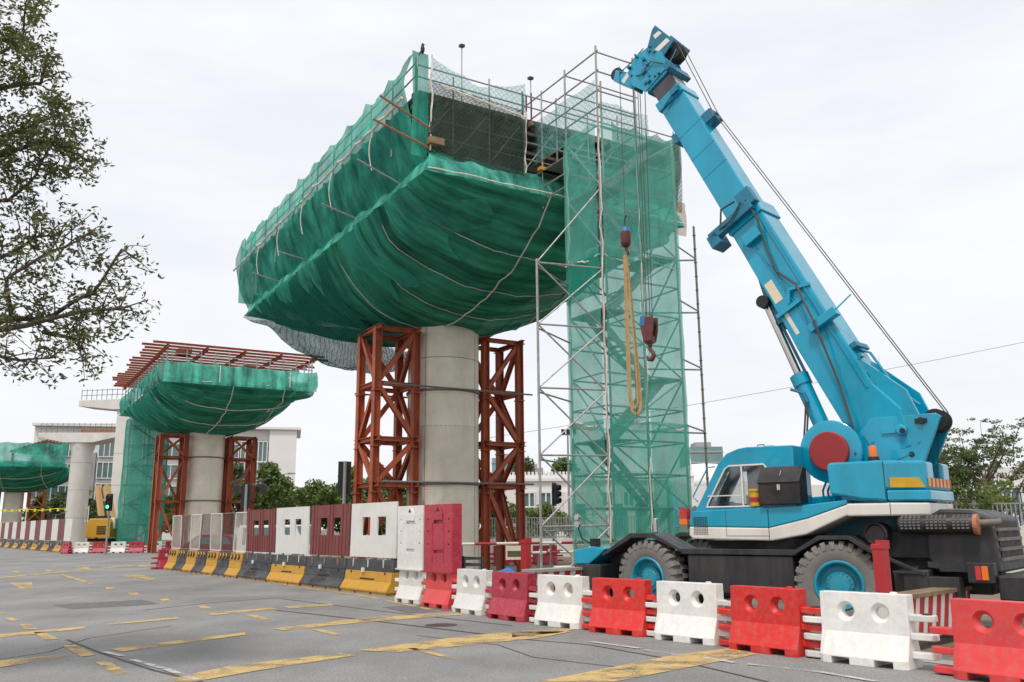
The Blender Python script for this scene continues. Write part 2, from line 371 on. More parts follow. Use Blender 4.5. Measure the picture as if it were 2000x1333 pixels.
MARKS=[[(-7.12, 12.7), (-6.45, 13.28), (-6.32, 13.12), (-6.76, 12.08)], [(-8.94, 15.86), (-8.0, 17.02), (-7.84, 16.67), (-8.66, 15.37)], [(-9.52, 17.53), (-9.31, 17.52), (-8.69, 16.61), (-8.89, 16.55)], [(-8.5, 16.13), (-8.36, 16.19), (-7.55, 15.12), (-7.67, 14.93)], [(-7.04, 14.26), (-6.87, 14.31), (-6.01, 13.15), (-6.16, 13.01)], [(-5.69, 12.46), (-5.54, 12.54), (-4.85, 11.56), (-4.93, 11.38)], [(-6.11, 13.8), (-4.67, 15.81), (-4.55, 15.47), (-5.77, 13.5)], [(-4.25, 10.87), (-3.68, 12.12), (-2.49, 13.12), (-2.23, 12.9), (-3.26, 11.62), (-3.76, 10.85)], [(-4.31, 16.36), (-3.09, 18.04), (-1.18, 19.19), (-1.05, 18.63), (-2.87, 17.31), (-4.05, 16.06)], [(-2.29, 13.42), (-1.26, 14.56), (-0.13, 15.58), (1.0, 15.57), (0.37, 14.67), (-1.66, 13.19)], [(-6.61, 19.4), (-5.52, 20.62), (-5.27, 20.22), (-6.29, 18.94)], [(-5.29, 20.86), (-4.38, 21.59), (-4.2, 21.09), (-5.05, 20.39)], [(-7.79, 17.4), (-6.91, 18.62), (-6.72, 18.3), (-7.65, 17.25)], [(-5.59, 18.93), (-5.41, 18.97), (-4.83, 17.99), (-5.0, 17.91)], [(-7.49, 21.34), (-7.3, 21.39), (-6.76, 20.43), (-6.94, 20.32)], [(-9.31, 23.64), (-9.1, 23.7), (-8.54, 22.68), (-8.73, 22.55)], [(-11.07, 25.93), (-10.84, 26.0), (-10.38, 25.08), (-10.58, 24.92)], [(-12.89, 28.56), (-12.65, 28.64), (-12.21, 27.65), (-12.41, 27.46)], [(-3.58, 16.14), (-3.42, 16.17), (-2.79, 15.2), (-2.94, 15.14)], [(-1.6, 13.59), (-1.47, 13.61), (-0.75, 12.52), (-0.88, 12.48)], [(-15.65, 36.05), (-15.11, 36.34), (-12.89, 32.68), (-13.07, 32.24), (-14.18, 34.02), (-14.86, 34.47)], [(-19.57, 46.49), (-18.84, 46.65), (-17.9, 44.65), (-18.27, 43.87)], [(-21.35, 43.91), (-20.87, 44.1), (-19.77, 42.03), (-20.09, 41.59)], [(-21.71, 41.63), (-21.46, 41.84), (-20.38, 39.97), (-20.5, 39.54)], [(-22.61, 40.59), (-22.43, 40.8), (-21.27, 38.79), (-21.44, 38.61)], [(-17.36, 31.09), (-16.8, 31.44), (-15.03, 28.24), (-15.32, 28.05)], [(-10.48, 18.67), (-10.43, 18.87), (-9.94, 18.27), (-10.02, 18.13)], [(-11.29, 19.94), (-11.28, 20.12), (-10.96, 19.68), (-11.05, 19.52)], [(-18.66, 36.92), (-18.59, 37.11), (-14.13, 30.51), (-14.16, 30.11)], [(-20.13, 35.28), (-19.71, 46.52), (-19.21, 45.5), (-19.69, 34.52)], [(0.26, 10.64), (2.23, 12.7), (3.11, 13.29), (3.35, 12.68), (2.39, 11.78), (1.14, 10.6)], [(-0.04, 15.5), (0.49, 15.91), (1.1, 15.95), (0.73, 15.34), (-0.04, 14.8)]]
EDGE=[[-15.0, 39.71], [-11.75, 35.42], [-9.05, 31.65], [-6.21, 27.12], [-4.18, 24.28], [-2.57, 21.27], [-1.2, 18.59]]
WHITE=[[[1.18, 14.14], [1.82, 13.35]], [[1.87, 13.18], [2.23, 12.7]], [[2.55, 12.39], [2.85, 11.92]], [[2.98, 11.79], [3.68, 11.15], [4.08, 10.45]], [[-6.02, 13.46], [-5.56, 13.02]], [[-5.28, 12.67], [-4.52, 11.85], [-3.77, 10.95]]]
TAR=[[[-0.04, 14.7], [1.12, 13.85], [2.14, 12.23], [2.88, 10.51]], [[-5.25, 20.04], [-3.07, 17.94], [-0.65, 15.44], [-0.04, 14.7]], [[-8.3, 20.32], [-7.52, 22.05], [-6.09, 23.71]], [[-7.37, 15.05], [-5.99, 13.33], [-4.61, 11.75], [-3.67, 10.84]], [[-5.98, 23.28], [-2.8, 19.51], [-0.05, 16.56]]]
for i, q in enumerate(MARKS): sheet('yellow_line', q, 'yellow_paint', .008, road)
strip('edge_line', EDGE, .13, 'yellow_paint', .0085, road)
for q in WHITE: strip('white_line', q, .09, 'white_paint', .012, road)
for i, q in enumerate(TAR): strip('tar_seam', q, .05 if i != 1 else .08, 'tar', .004, road)
def blob(cx, cy, rx, ry, n=14): return [(cx + rx * math.cos(k / n * 6.283) * random.uniform(.85, 1.1), cy + ry * math.sin(k / n * 6.283) * random.uniform(.85, 1.1)) for k in range(n)]
sheet('oil_stain', blob(-1.35, 16.75, .32, .3), 'tar', .0045, road)
sheet('asphalt_patch', [(-11.2, 22.0), (-9.6, 23.4), (-8.6, 22.0), (-10.1, 20.7)], 'patch', .0035, road)
sheet('asphalt_patch', [(-3.0, 20.6), (-1.9, 21.2), (-1.1, 19.6), (-2.2, 19.0)], 'patch', .0035, road)
for q in ([(-7.5, 12.0), (-6.9, 13.6), (-7.1, 15.2), (-6.4, 17.0)], [(1.5, 11.5), (.3, 12.6), (-.2, 13.9), (-1.6, 15.2)], [(-13, 24), (-10.2, 27.5), (-8.8, 29.6)]): strip('crack', [(x + random.uniform(-.05, .05), y) for x, y in q], .025, 'tar', .0042, road)
strip('kerb_strip', [(8, 9.9), (6.0, 11.2), (-.75, 20.2), (-5.2, 27.2)], .35, 'kerb', .006, road)

# ---------------------------------------------------------------- water-filled barriers
BL, BH = 1.16, .88
def prof(sc_=1.): return [(-.25, 0), (-.25, .10), (-.105, .39), (-.09, .88), (.09, .88), (.105, .39), (.25, .10), (.25, 0)]
def make_barrier():
    t = thing('water_barrier', '', 'barrier')
    n = 8; pr = prof()
    mb = MB(); k = BL / 2
    # the sloped foot tapers in at both ends
    def ring(x, f): return [(x, y * (1 if abs(y) < .12 else f), z) for y, z in pr]
    rings = [ring(-k, .80), ring(-k + .07, 1), ring(k - .07, 1), ring(k, .80)]
    vs = [p for r in rings for p in r]
    fs = [tuple(range(n)), tuple(reversed(range(3 * n, 4 * n)))] + [(i * n + j, (i + 1) * n + j, (i + 1) * n + (j + 1) % n, i * n + (j + 1) % n) for i in range(3) for j in range(n)]
    mb.add(vs, fs)
    o = mb.build('body', 'plastic_red', t)
    cs = []
    for x in (-.225, .225):
        cs.append(MB().lathe([(.128, -.13), (.118, -.085), (.082, -.04), (.082, .04), (.118, .085), (.128, .13)], 20, 'Y', (x, 0, .645)))
        cs.append(MB().box(x * 1.25 - .12, x * 1.25 + .12, -.3, .3, -.02, .085))
    cut(o, cs)
    b = o.modifiers.new('b', 'BEVEL'); b.width = .012; b.segments = 2; b.limit_method = 'ANGLE'; b.angle_limit = R(40)
    apply_mods(o)
    for p in o.data.polygons: p.use_smooth = True
    o.data.set_sharp_from_angle(angle=R(18))
    if not o.data.materials: o.data.materials.append(MATS['plastic_red'])
    def lug(sx, z):
        pts = [(sx * k, -.085), (sx * (k + .24), -.085), (sx * (k + .30), -.05), (sx * (k + .30), .05), (sx * (k + .24), .085), (sx * k, .085)]
        return MB().prism(pts, z, z + .078, 'XY').build('lug', 'plastic_red', t, bevel=.01)
    for z in (.57, .35, .13): lug(1, z)
    for z in (.46, .24, .02): lug(-1, z)
    MB().lathe([(.045, .87), (.045, .90), (.03, .905)], 14, 'Z', (.38, 0, 0)).build('fill_cap', 'plastic_red', t)
    MB().lathe([(.06, .648), (.06, .665)], 12, 'Z', (k + .19, 0, 0)).build('pin', 'plastic_dark', t)
    return t
WB0 = make_barrier(); used = [False]
def recolor(o, mat):
    for c in o.children:
        if c.name.split('.')[0] in ('body', 'lug', 'fill_cap') and c.material_slots: c.material_slots[0].link = 'OBJECT'; c.material_slots[0].material = MATS[mat]
def barrier(c, ang, mat, label, group):
    if not used[0]:
        used[0] = True; o = WB0; o.location = (*c, 0); o.rotation_euler = (0, 0, R(ang)); tag(o, label, 'barrier', group)
    else: o = copy_thing(WB0, (*c, 0), R(ang), label, group)
    recolor(o, mat); return o
def from_foot(A, ang):
    a = R(ang); x, y = BL / 2, .25; return (A[0] + x * math.cos(a) - y * math.sin(a), A[1] + x * math.sin(a) + y * math.cos(a))
GB = 'plastic barriers along the crane'
ROW = [((5.02, 10.62), -51, 'plastic_coral', 'big coral red plastic barrier cut by the right edge of the picture'),
       ((3.97, 12.02), -47, 'plastic_white', 'clean white plastic barrier with teal wheel hub seen through its hole'),
       ((3.06, 13.25), -52, 'plastic_red', 'bright red plastic barrier in front of the crane chassis left of the rear wheel'),
       ((2.17, 14.45), -49, 'plastic_white', 'white plastic barrier in front of the black crane chassis side'),
       ((1.23, 15.52), -47, 'plastic_red', 'bright red plastic barrier below the left crane wheel'),
       ((.32, 16.72), -49, 'plastic_white', 'white plastic barrier with broken upper face beside the striped beam'),
       ((-.57, 17.98), -53, 'plastic_crimson', 'crimson plastic barrier in front of the blue tarpaulin'),
       ((-1.36, 19.35), -56, 'plastic_white', 'low white plastic barrier beside the tall red screen panel'),
       ((-2.16, 20.75), -55, 'plastic_coral', 'coral barrier base under the tall red screen panel'),
       ((-2.95, 22.1), -54, 'plastic_white', 'grimy white barrier base under the tall white screen panel')]
for A, ang, mt, lb in ROW: barrier(from_foot(A, ang), ang, mt, lb, GB)
def screen_panel(A, ang, mat, label):
    c = from_foot(A, ang); t = thing('screen_panel', label, 'screen panel', (c[0], c[1], .76), R(ang), 'tall plastic screen panels')
    o = MB().box(-.64, .60, -.13, .13, 0, 1.52).build('board', mat, t)
    cs = [MB().box(-.2, .2, -.3, -.085, z, z + .075) for z in (.42, 1.08)]
    cs += [MB().prism([(-.27, .2), (-.22, .2), (-.22, 1.1), (-.27, 1.1)], -.3, -.115), MB().prism([(.22, .2), (.27, .2), (.27, 1.1), (.22, 1.1)], -.3, -.115)]
    cs += [MB().lathe([(.028, -.3), (.028, -.06)], 10, 'Y', (x, 0, z)) for x in (-.47, .45) for z in (.62, .9, 1.18)]
    cut(o, cs); b = o.modifiers.new('b', 'BEVEL'); b.width = .015; b.segments = 2; b.limit_method = 'ANGLE'
    MB().prism([(-.2, 1.16), (.2, 1.16), (.2, 1.30), (.13, 1.42), (.06, 1.46), (-.06, 1.46), (-.13, 1.42), (-.2, 1.30)], -.155, -.128).build('rib', mat, t, bevel=.01)
    em = MB().box(-.06, .06, -.159, -.1555, 1.36, 1.395).box(-.03, .03, -.159, -.1555, 1.398, 1.42).lathe([(.02, -.159), (.02, -.1555)], 8, 'Y', (0, 0, 1.44)); em.build('emblem', 'dark', t)
    MB().box(-.64, .60, -.18, -.131, -.005, .03).build('ledge', mat, t)
screen_panel(ROW[8][0], -54, 'plastic_crimson', 'tall red plastic screen panel standing beside the concrete column')
screen_panel(ROW[9][0], -54, 'plastic_white', 'tall white plastic screen panel between red panel and windowed board')

# ---------------------------------------------------------------- concrete barriers with boards on top
def make_jersey(L, top, base, long=True):
    t = thing('concrete_barrier', '', 'concrete barrier')
    h = L / 2 - .012
    MB().prism([(-.09, .9), (.09, .9), (.125, .60), (-.125, .60)], -h, h, 'YZ').build('upper', top, t, bevel=.012)
    MB().prism([(-.125, .597), (.125, .597), (.16, .35), (-.16, .35)], -h, h, 'YZ').build('middle', base, t)
    MB().prism([(-.16, .347), (.16, .347), (.31, .12), (.31, .07), (-.31, .07), (-.31, .12)], -h, h, 'YZ').build('foot', base, t, bevel=.012)
    n = 3 if long else 2
    for i in range(n):
        x0 = -h + 2 * h * i / n + .05; x1 = -h + 2 * h * (i + 1) / n - .05
        MB().box(x0, x1, -.285, .285, 0, .068).build('pad', 'jersey_edge', t)
    if long:
        MB().box(-.42, .42, -.166, -.15, .375, .41).build('slot', 'dark', t)
        for x in (-.95, -.05, .85):
            MB().box(x - .022, x + .022, -.118, -.098, .70, .93).box(x - .022, x + .022, -.118, .1, .912, .93).build('strap', 'rust_strap' if 'black' == top[-5:] and base != 'jersey_yellow' else 'rope', t)
        MB().box(-.30, -.18, -.19, -.13, .56, .68).build('lamp_box', 'hoard_white', t, bevel=.01)
        for x in (-1.0, 1.0): MB().lathe([(.03, -.15), (.03, -.11)], 8, 'Y', (x, 0, .56)).build('lifting_hole', 'dark', t)
    else:
        other = 'jersey_yellow' if 'black' in top else 'jersey_black'
        for x in (-.36, 0, .36):
            MB().tube([(x - .05, -.13, .86), (x + .05, -.138, .76), (x - .05, -.146, .66)], .028, 5).build('chevron', other, t)
    return t
JY = make_jersey(2.8, 'jersey_black', 'jersey_yellow'); JK = make_jersey(2.8, 'jersey_black', 'jersey_black')
SY = make_jersey(1.33, 'jersey_yellow', 'jersey_yellow', False); SK = make_jersey(1.33, 'jersey_black', 'jersey_black', False)
ju = {}
def jersey(proto, c, rz, label, group):
    if id(proto) not in ju:
        ju[id(proto)] = 1; proto.location = (*c, 0); proto.rotation_euler = (0, 0, rz); tag(proto, label, None, group); return proto
    return copy_thing(proto, (*c, 0), rz, label, group)
def board(c, rz, wd, z0, z1, mat, label, group, win=None, lean=0., corr=False):
    t = thing('hoarding_board', label, 'hoarding', (*c, z0), rz, group); t.rotation_euler = (R(lean), 0, rz); h = z1 - z0; k = wd / 2
    if win:
        xs = [-k, -.66, -.16, .26, .76, k]; zs = [0, h * .40, h * .74, h]
        mb = MB()
        for i in range(5):
            for j in range(3):
                if j == 1 and i in (1, 3): continue
                mb.box(xs[i], xs[i + 1], -.02, .02, zs[j], zs[j + 1])
        mb.build('sheet', mat, t)
    else: MB().box(-k, k, -.02, .02, 0, h).build('sheet', mat, t)
    if corr:
        n = int(wd / .22)
        for i in range(1, n):
            x = -k + wd * i / n
            if win and (-.69 < x < -.13 or .23 < x < .79): MB().box(x - .018, x + .018, -.036, -.021, 0, h * .38).build('rib', mat, t)
            else: MB().box(x - .018, x + .018, -.036, -.021, 0, h).build('rib', mat, t)
    for x in (-k * .6, k * .6): MB().box(x - .03, x + .03, .021, .06, -.1, h * .9).build('stay', 'galv_dark', t)
    return t
def scribble(o, seed):
    # spray-paint scrawl on the sloping foot
    rd = random.Random(seed); pts = []; x = -.75
    for k in range(46):
        f = .5 + .38 * math.sin(k * 1.9 + rd.uniform(-.5, .5)); x += rd.uniform(-.02, .07); pts.append((x, -.163 - .145 * f, .344 - .222 * f))
    MB().tube(pts, .011, 4).build('scrawl', 'tar', o)
D = Vector((-.595, .804)); E0 = Vector((-3.36, 23.72)); RJ = math.atan2(-.804, .595); NB = Vector((.804, .595))
spec = [(JY, 'hoard_white', 'yellow concrete barrier with black top next to the tall white panel', 'white hoarding board with two square windows beside the tall white panel', False),
        (JK, 'hoard_maroon', 'scribbled black concrete barrier below the maroon board between two white boards', 'maroon corrugated board between two white windowed boards', True),
        (JY, 'hoard_white', 'yellow concrete barrier with black top between two black ones', 'white hoarding board with a grey smear and cars behind its windows', False),
        (JK, 'hoard_maroon', 'black concrete barrier with scribbled foot, leftmost of the long ones', 'maroon corrugated board with windows next to the see-through panels', True)]
for i, (pj, bm_, l1, l2, cr) in enumerate(spec):
    c = E0 + D * (2.85 * i + 1.4) + NB * .31
    jo = jersey(pj, (c.x, c.y), RJ, l1, 'long concrete barriers')
    if pj is JK: scribble(jo, i)
    board((c.x, c.y), RJ + R(random.uniform(-1, 1)), 2.7, .96, 2.46 + random.uniform(-.03, .03), bm_, l2, 'boards on the concrete barriers', True, random.uniform(-1.5, 1.5), cr)
def mesh_panel(c, rz, wd, z0, z1, mat, fr, label, lean=0):
    t = thing('mesh_panel', label, 'mesh panel', (*c, z0), rz, 'see-through mesh panels'); t.rotation_euler = (R(lean), 0, rz); h = z1 - z0; k = wd / 2
    MB().grid(lambda a, b: (-k + wd * a, .02 * noise.noise(Vector((a * 3, b * 3, c[0]))), h * b), 8, 8).build('mesh', mat, t)
    for p, q in (((-k, 0, 0), (-k, 0, h)), ((k, 0, 0), (k, 0, h)), ((-k, 0, h), (k, 0, h)), ((-k, 0, 0), (k, 0, 0))): MB().bar(p, q, .035).build('frame_bar', fr, t)
S0 = E0 + D * 11.4
for i in range(7):
    c = S0 + D * (1.36 * i + .68) + NB * .31
    jersey(SY if i % 2 == 0 else SK, (c.x, c.y), RJ, ('short yellow' if i % 2 == 0 else 'short black') + ' barrier with chevrons, ' + ORD[i] + ' from the long black barrier', 'short chevron barriers')
    mesh_panel((c.x, c.y), RJ, 1.3, .95, 2.38, 'mesh_pale' if i % 2 == 0 else 'mesh_brown', 'frame_white' if i % 2 == 0 else 'galv_dark', ('pale' if i % 2 == 0 else 'brown') + ' see-through mesh panel, ' + ORD[i] + ' from the maroon board', random.uniform(-2, 3))
barrier((-15.9, 41.6), 40, 'plastic_crimson', 'dusty crimson barrier turned end-on at the far end of the short barriers', 'plastic barriers across the junction')
FAR = [('plastic_crimson', 'crimson'), ('plastic_white', 'white'), ('plastic_crimson', 'crimson'), ('plastic_white', 'white'), ('plastic_crimson', 'crimson'), ('plastic_white', 'white')]
for i, (mt, cn) in enumerate(FAR):
    barrier((-27.4 - 1.42 * i, 72 - .1 * i), 4, mt, cn + ' barrier in the far row by the traffic light, ' + ORD[i] + ' from the right', 'plastic barriers across the junction')
barrier((-35.3, 70.7), -40, 'plastic_crimson', 'small crimson barrier at the foot of the striped hoarding line', 'plastic barriers across the junction')
D2 = Vector((-29.5, 39)).normalized(); r2 = math.atan2(-D2.y, -D2.x); P2 = Vector((-35.6, 71.8)); N2 = Vector((-D2.y, D2.x)) * -1
for i in range(18):
    c = P2 + D2 * (2.8 * i + 1.4)
    jersey(JY if i % 2 else JK, (c.x, c.y), r2, ('yellow' if i % 2 else 'black') + ' concrete barrier under the far striped hoarding, ' + ORD[i] + ' from its near end', 'far concrete barriers')
    board((c.x, c.y), r2, 2.76, .96, 2.75, 'hoard_maroon' if i % 2 else 'hoard_white', ('maroon' if i % 2 else 'white') + ' board of the far striped hoarding, ' + ORD[i] + ' from its near end', 'far striped hoarding boards')

# ---------------------------------------------------------------- the blue mobile crane (local x = forward, y = toward the road, z up)
CR = thing('mobile_crane', 'large blue and white mobile crane with raised boom and black chassis', 'crane', (5.03, 17.42, 0), R(140))
def cb(name, mat, mb, **k): return mb.build(name, mat, CR, **k)
# wheels
def make_wheel():
    mb = MB(); rO, w_ = .70, .215
    mb.lathe([(.40, -.17), (.46, -.20), (.60, -w_), (.67, -.20), (rO - .01, -.15), (rO, 0), (rO - .01, .15), (.67, .20), (.60, w_), (.46, .20), (.40, .17)], 44, cap=False)
    for k in range(28):
        for sgn in (-1, 1):
            a = (k + (.5 if sgn > 0 else 0)) / 28 * 2 * math.pi; c, s_ = math.cos(a), math.sin(a); tx, tz = -s_, c
            vs = []
            for rr, y, hw in ((.60, sgn * .205, .042), (.60, sgn * .226, .036), (.70, sgn * .218, .042), (.738, sgn * .19, .042), (.742, sgn * .01, .036), (.69, sgn * .01, .05)):
                for q in (-1, 1): vs.append((rr * c + tx * hw * q, y, rr * s_ + tz * hw * q))
            mb.add(vs, [(0, 1, 3, 2), (2, 3, 5, 4), (4, 5, 7, 6), (6, 7, 9, 8), (8, 9, 11, 10), (10, 11, 1, 0), (0, 2, 4, 6, 8, 10), (1, 11, 9, 7, 5, 3)])
    return mb.mesh('wheel')
WM = make_wheel()
RIM = MB().lathe([(.415, .10), (.415, .185), (.395, .205), (.372, .20), (.36, .17), (.335, .06), (.30, .03), (.24, .03), (.02, .03)], 36, cap=False).mesh('rim')
hb = MB().lathe([(.235, .02), (.235, .09), (.22, .105), (.18, .11), (.165, .135), (.05, .14), (.01, .14)], 32)
for k in range(18):
    a = k / 18 * 6.2832; hb.box(.205 * math.cos(a) - .012, .205 * math.cos(a) + .012, .1, .125, .205 * math.sin(a) - .012, .205 * math.sin(a) + .012)
HUB = hb.mesh('hub')
for x, st in ((2.05, -8), (-1.66, 12)):
    for sy in (1, -1):
        wz = put('wheel', WM, 'rubber', CR, 40); wz.location = (x, sy * 1.08, .735); wz.rotation_euler = (0, random.uniform(0, 1), R(st) + (0 if sy > 0 else math.pi))
        put('rim', RIM, 'hub_blue', wz, 30); put('hub', HUB, 'hub_blue', wz, 30)
for x in (2.05, -1.66): cb('axle', 'chassis_black', MB().cyl((x, -.95, .73), (x, .95, .73), .12).box(x - .25, x + .25, -.25, .25, .5, .98))
# chassis
cb('chassis_frame', 'chassis_black', MB().prism([(3.45, .70), (3.45, 1.12), (2.9, 1.22), (1.3, 1.25), (-3.5, 1.25), (-3.9, 1.1), (-3.9, .62), (3.2, .62)], -.55, .55), bevel=.02)
for sy in (1, -1):
    y0, y1 = (.56, 1.27) if sy > 0 else (-1.27, -.56)
    cb('side_tank', 'chassis_black', MB().box(-.92, 1.16, y0, y1, .52, 1.20), bevel=.02)
    cb('deck_plate', 'chassis_black', MB().box(-1.0, 1.28, y0 - .03, y1 + .03, 1.215, 1.32), bevel=.012)
    a, b_ = (.66, 1.32) if sy > 0 else (-1.32, -.66)
    cb('fender', 'chassis_black', MB().prism([(3.08, 1.15), (3.1, 1.2), (2.42, 1.61), (1.88, 1.61), (1.27, 1.31), (1.27, 1.25), (1.9, 1.52), (2.38, 1.52)], a, b_), bevel=.008)
    cb('fender', 'chassis_black', MB().prism([(-.95, 1.22), (-.95, 1.29), (-1.42, 1.56), (-1.95, 1.56), (-2.5, 1.22), (-2.5, 1.14), (-1.93, 1.49), (-1.45, 1.49)], a, b_), bevel=.008)
    cb('outrigger_box', 'chassis_black', MB().box(3.2, 3.62, y0 - .1, y1 - .02, .45, .98).box(3.28, 3.5, y0, y1 + .03, .28, .5), bevel=.02)
    cb('outrigger_box', 'chassis_black', MB().box(-3.15, -2.75, y0 - .1, y1 - .02, .5, 1.02).box(-3.05, -2.8, y0, y1 + .05, .22, .55), bevel=.02)
cb('front_corner', 'crane_blue', MB().prism([(3.55, .98), (3.95, .98), (3.95, 1.26), (3.45, 1.34), (3.1, 1.3), (3.3, 1.15)], -1.2, 1.16), bevel=.02)
cb('front_bumper', 'chassis_black', MB().box(3.5, 3.9, -1.22, 1.2, .72, .97), bevel=.02)
cb('indicator', 'amber', MB().box(3.952, 3.985, .95, 1.15, 1.02, 1.2))
cb('mirror_bracket', 'dark', MB().tube([(3.5, 1.0, 1.35), (3.75, 1.1, 1.5), (3.85, 1.1, 1.75), (3.85, 1.1, 1.9)], .018).box(3.4, 3.56, .92, 1.08, 1.34, 1.5))
cb('mirror', 'chrome', MB().lathe([(.02, -.03), (.075, -.02), (.085, 0), (.07, .03)], 14, 'Y', (3.85, 1.12, 1.8)).lathe([(.02, -.03), (.07, -.02), (.075, 0), (.06, .03)], 14, 'Y', (3.85, 1.12, 1.95)))
cb('side_marker', 'chrome', MB().lathe([(.03, 1.6), (.05, 1.63), (.05, 1.88), (.035, 1.9)], 10, 'Z', (2.0, 1.0, 0)))
# engine end
cb('engine_hood', 'chassis_black', MB().prism([(-3.1, 1.2), (-3.1, 1.85), (-3.35, 1.98), (-3.8, 1.95), (-4.08, 1.84), (-4.14, .98), (-3.2, .98)], -1.05, .98), bevel=.04)
cb('hood_top', 'galv', MB().prism([(-3.4, 1.983), (-3.78, 1.957), (-3.78, 1.967), (-3.4, 1.993)], -.9, .85))
for i in range(4):
    z = 1.16 + i * .155
    x = -4.135 + (z - .98) * .07
    cb('grille_slat', 'galv_dark', MB().box(x - .05, x + .02, -.85, .80, z, z + .05))
    cb('grille_gap', 'dark', MB().box(x - .012, x + .03, -.8, .75, z + .055, z + .15))
cb('rear_bumper', 'chassis_black', MB().box(-4.5, -4.12, -1.2, 1.2, .58, .96), bevel=.03)
cb('bumper_plate', 'galv_dark', MB().box(-4.535, -4.505, -.9, .95, .66, .90).box(-4.545, -4.505, -.5, .6, .72, .84), bevel=.006)
cb('tail_lamp_box', 'chassis_black', MB().box(-4.1, -3.72, 1.0, 1.27, .84, 1.15), bevel=.015)
cb('tail_lamp', 'lens_red', MB().box(-3.92, -3.84, 1.271, 1.295, .89, 1.10)); cb('tail_lamp', 'beacon', MB().box(-4.02, -3.93, 1.271, 1.295, .89, 1.10))
cb('side_step', 'chassis_black', MB().box(-3.6, -3.15, .98, 1.3, .52, .92).box(-3.1, -2.6, 1.0, 1.28, .95, 1.0).bar((-2.4, 1.25, 1.25), (-3.1, 1.25, .95), .06), bevel=.01)
cb('side_bracket', 'chassis_black', MB().prism([(-2.55, .45), (-2.55, .98), (-2.95, 1.08), (-2.85, .45)], 1.0, 1.06).prism([(-3.1, 1.15), (-4.05, .98), (-4.1, .92), (-3.1, 1.06)], .99, 1.07).box(-3.9, -3.3, .985, 1.18, 1.0, 1.12))
mf = MB().lathe([(.05, -2.72), (.15, -2.74), (.155, -3.88), (.14, -3.92), (.04, -3.93)], 24, 'X', (0, 1.08, 1.73)); cb('muffler', 'box_black', mf, smooth=40)
sh = MB()
for i in range(16):
    for j in range(6):
        if i in (5, 11): continue
        a = .25 + j * .30; x = -2.80 - i * .066; sh.box(x - .02, x + .02, 1.08 + .158 * math.cos(a - .6) - .006, 1.08 + .158 * math.cos(a - .6) + .006, 1.73 + .158 * math.sin(a - .6) - .012, 1.73 + .158 * math.sin(a - .6) + .012)
o_ = cb('muffler_slots', 'galv_dark', sh); o_['kind'] = 'stuff'; cb('tail_pipe', 'galv_dark', MB().tube([(-3.9, 1.08, 1.75), (-4.2, 1.08, 1.76), (-4.25, 1.07, 1.78)], .055, 12)); cb('muffler_cap', 'rust_strap', MB().lathe([(.16, -3.86), (.165, -3.92), (.06, -3.945)], 20, 'X', (0, 1.08, 1.73)))
cb('air_cleaner', 'box_black', MB().lathe([(.05, .75), (.19, .75), (.2, .8), (.2, 1.12), (.17, 1.14), (.14, 1.1), (.03, 1.1)], 24, 'Y', (-2.33, 0, 1.58)), smooth=40)
cb('engine_block', 'dark', MB().box(-3.3, -2.0, -.9, .9, 1.2, 1.62).box(-2.2, .9, -.8, .8, 1.22, 1.46))
cb('turntable', 'chassis_black', MB().lathe([(.85, 1.25), (.85, 1.5), (.8, 1.52)], 30, 'Z', (-.5, 0, 0)))
# superstructure
BLUE = [(1.09, 1.735), (1.05, 2.02), (.1, 2.05), (-1.2, 2.09), (-1.95, 2.16), (-1.95, 2.085), (-1.25, 1.86), (-.52, 1.70)]
WHITE_ = [(1.09, 1.73), (1.10, 1.56), (1.02, 1.50), (-.55, 1.47), (-1.2, 1.58), (-1.85, 1.86), (-1.95, 1.9), (-1.95, 2.08), (-1.25, 1.855), (-.52, 1.695)]
cb('body_side', 'crane_blue', MB().prism(BLUE, .30, 1.27), bevel=.02); cb('body_skirt', 'crane_white', MB().prism(WHITE_, .28, 1.275), bevel=.025)
cb('body_far_side', 'crane_blue', MB().prism([(.6, 1.5), (.6, 2.2), (-1.9, 2.35), (-1.9, 1.9), (-1.2, 1.5)], -1.25, -.42), bevel=.03)
cb('panel_seam', 'dark', MB().box(-.525, -.515, 1.278, 1.281, 1.49, 2.03).box(.315, .32, 1.278, 1.281, 1.56, 2.03).box(-.515, .315, 1.278, 1.281, 1.555, 1.56))
gr = MB()
for i in range(9):
    for j in range(11): gr.box(.99 - i * .034, .972 - i * .034, 1.277, 1.281, 1.58 + j * .031, 1.598 + j * .031)
cb('vent_grille', 'dark', gr)
cb('body_core', 'crane_blue_dark', MB().box(-2.9, .3, -.40, .29, 1.5, 2.12))
# cab
CABP = [(1.07, 1.74), (1.04, 2.03), (.93, 2.2), (.50, 2.92), (.32, 3.09), (.08, 3.17), (-.1, 3.19), (-1.0, 3.17), (-1.0, 1.74)]
cab_ = cb('cab', 'crane_blue', MB().prism(CABP, .34, 1.10))
IN = [(.93, 2.06), (.82, 2.22), (.40, 2.85), (.25, 2.98), (-.5, 2.98), (-.5, 2.06)]
WINP = [(.78, 2.09), (.74, 2.18), (.36, 2.80), (.28, 2.85), (-.42, 2.85), (-.46, 2.80), (-.44, 2.12), (-.40, 2.09)]
cut(cab_, [MB().prism(IN, .42, 1.03), MB().prism(WINP, .9, 1.3), MB().prism([(.72, 2.15), (.36, 2.78), (-.3, 2.78), (-.3, 2.15)], .2, .6), MB().box(.3, 1.3, .5, .96, 2.22, 2.78)])
bv = cab_.modifiers.new('b', 'BEVEL'); bv.width = .02; bv.segments = 2; bv.limit_method = 'ANGLE'; bv.angle_limit = R(30)
if not cab_.data.materials: cab_.data.materials.append(MATS['crane_blue'])
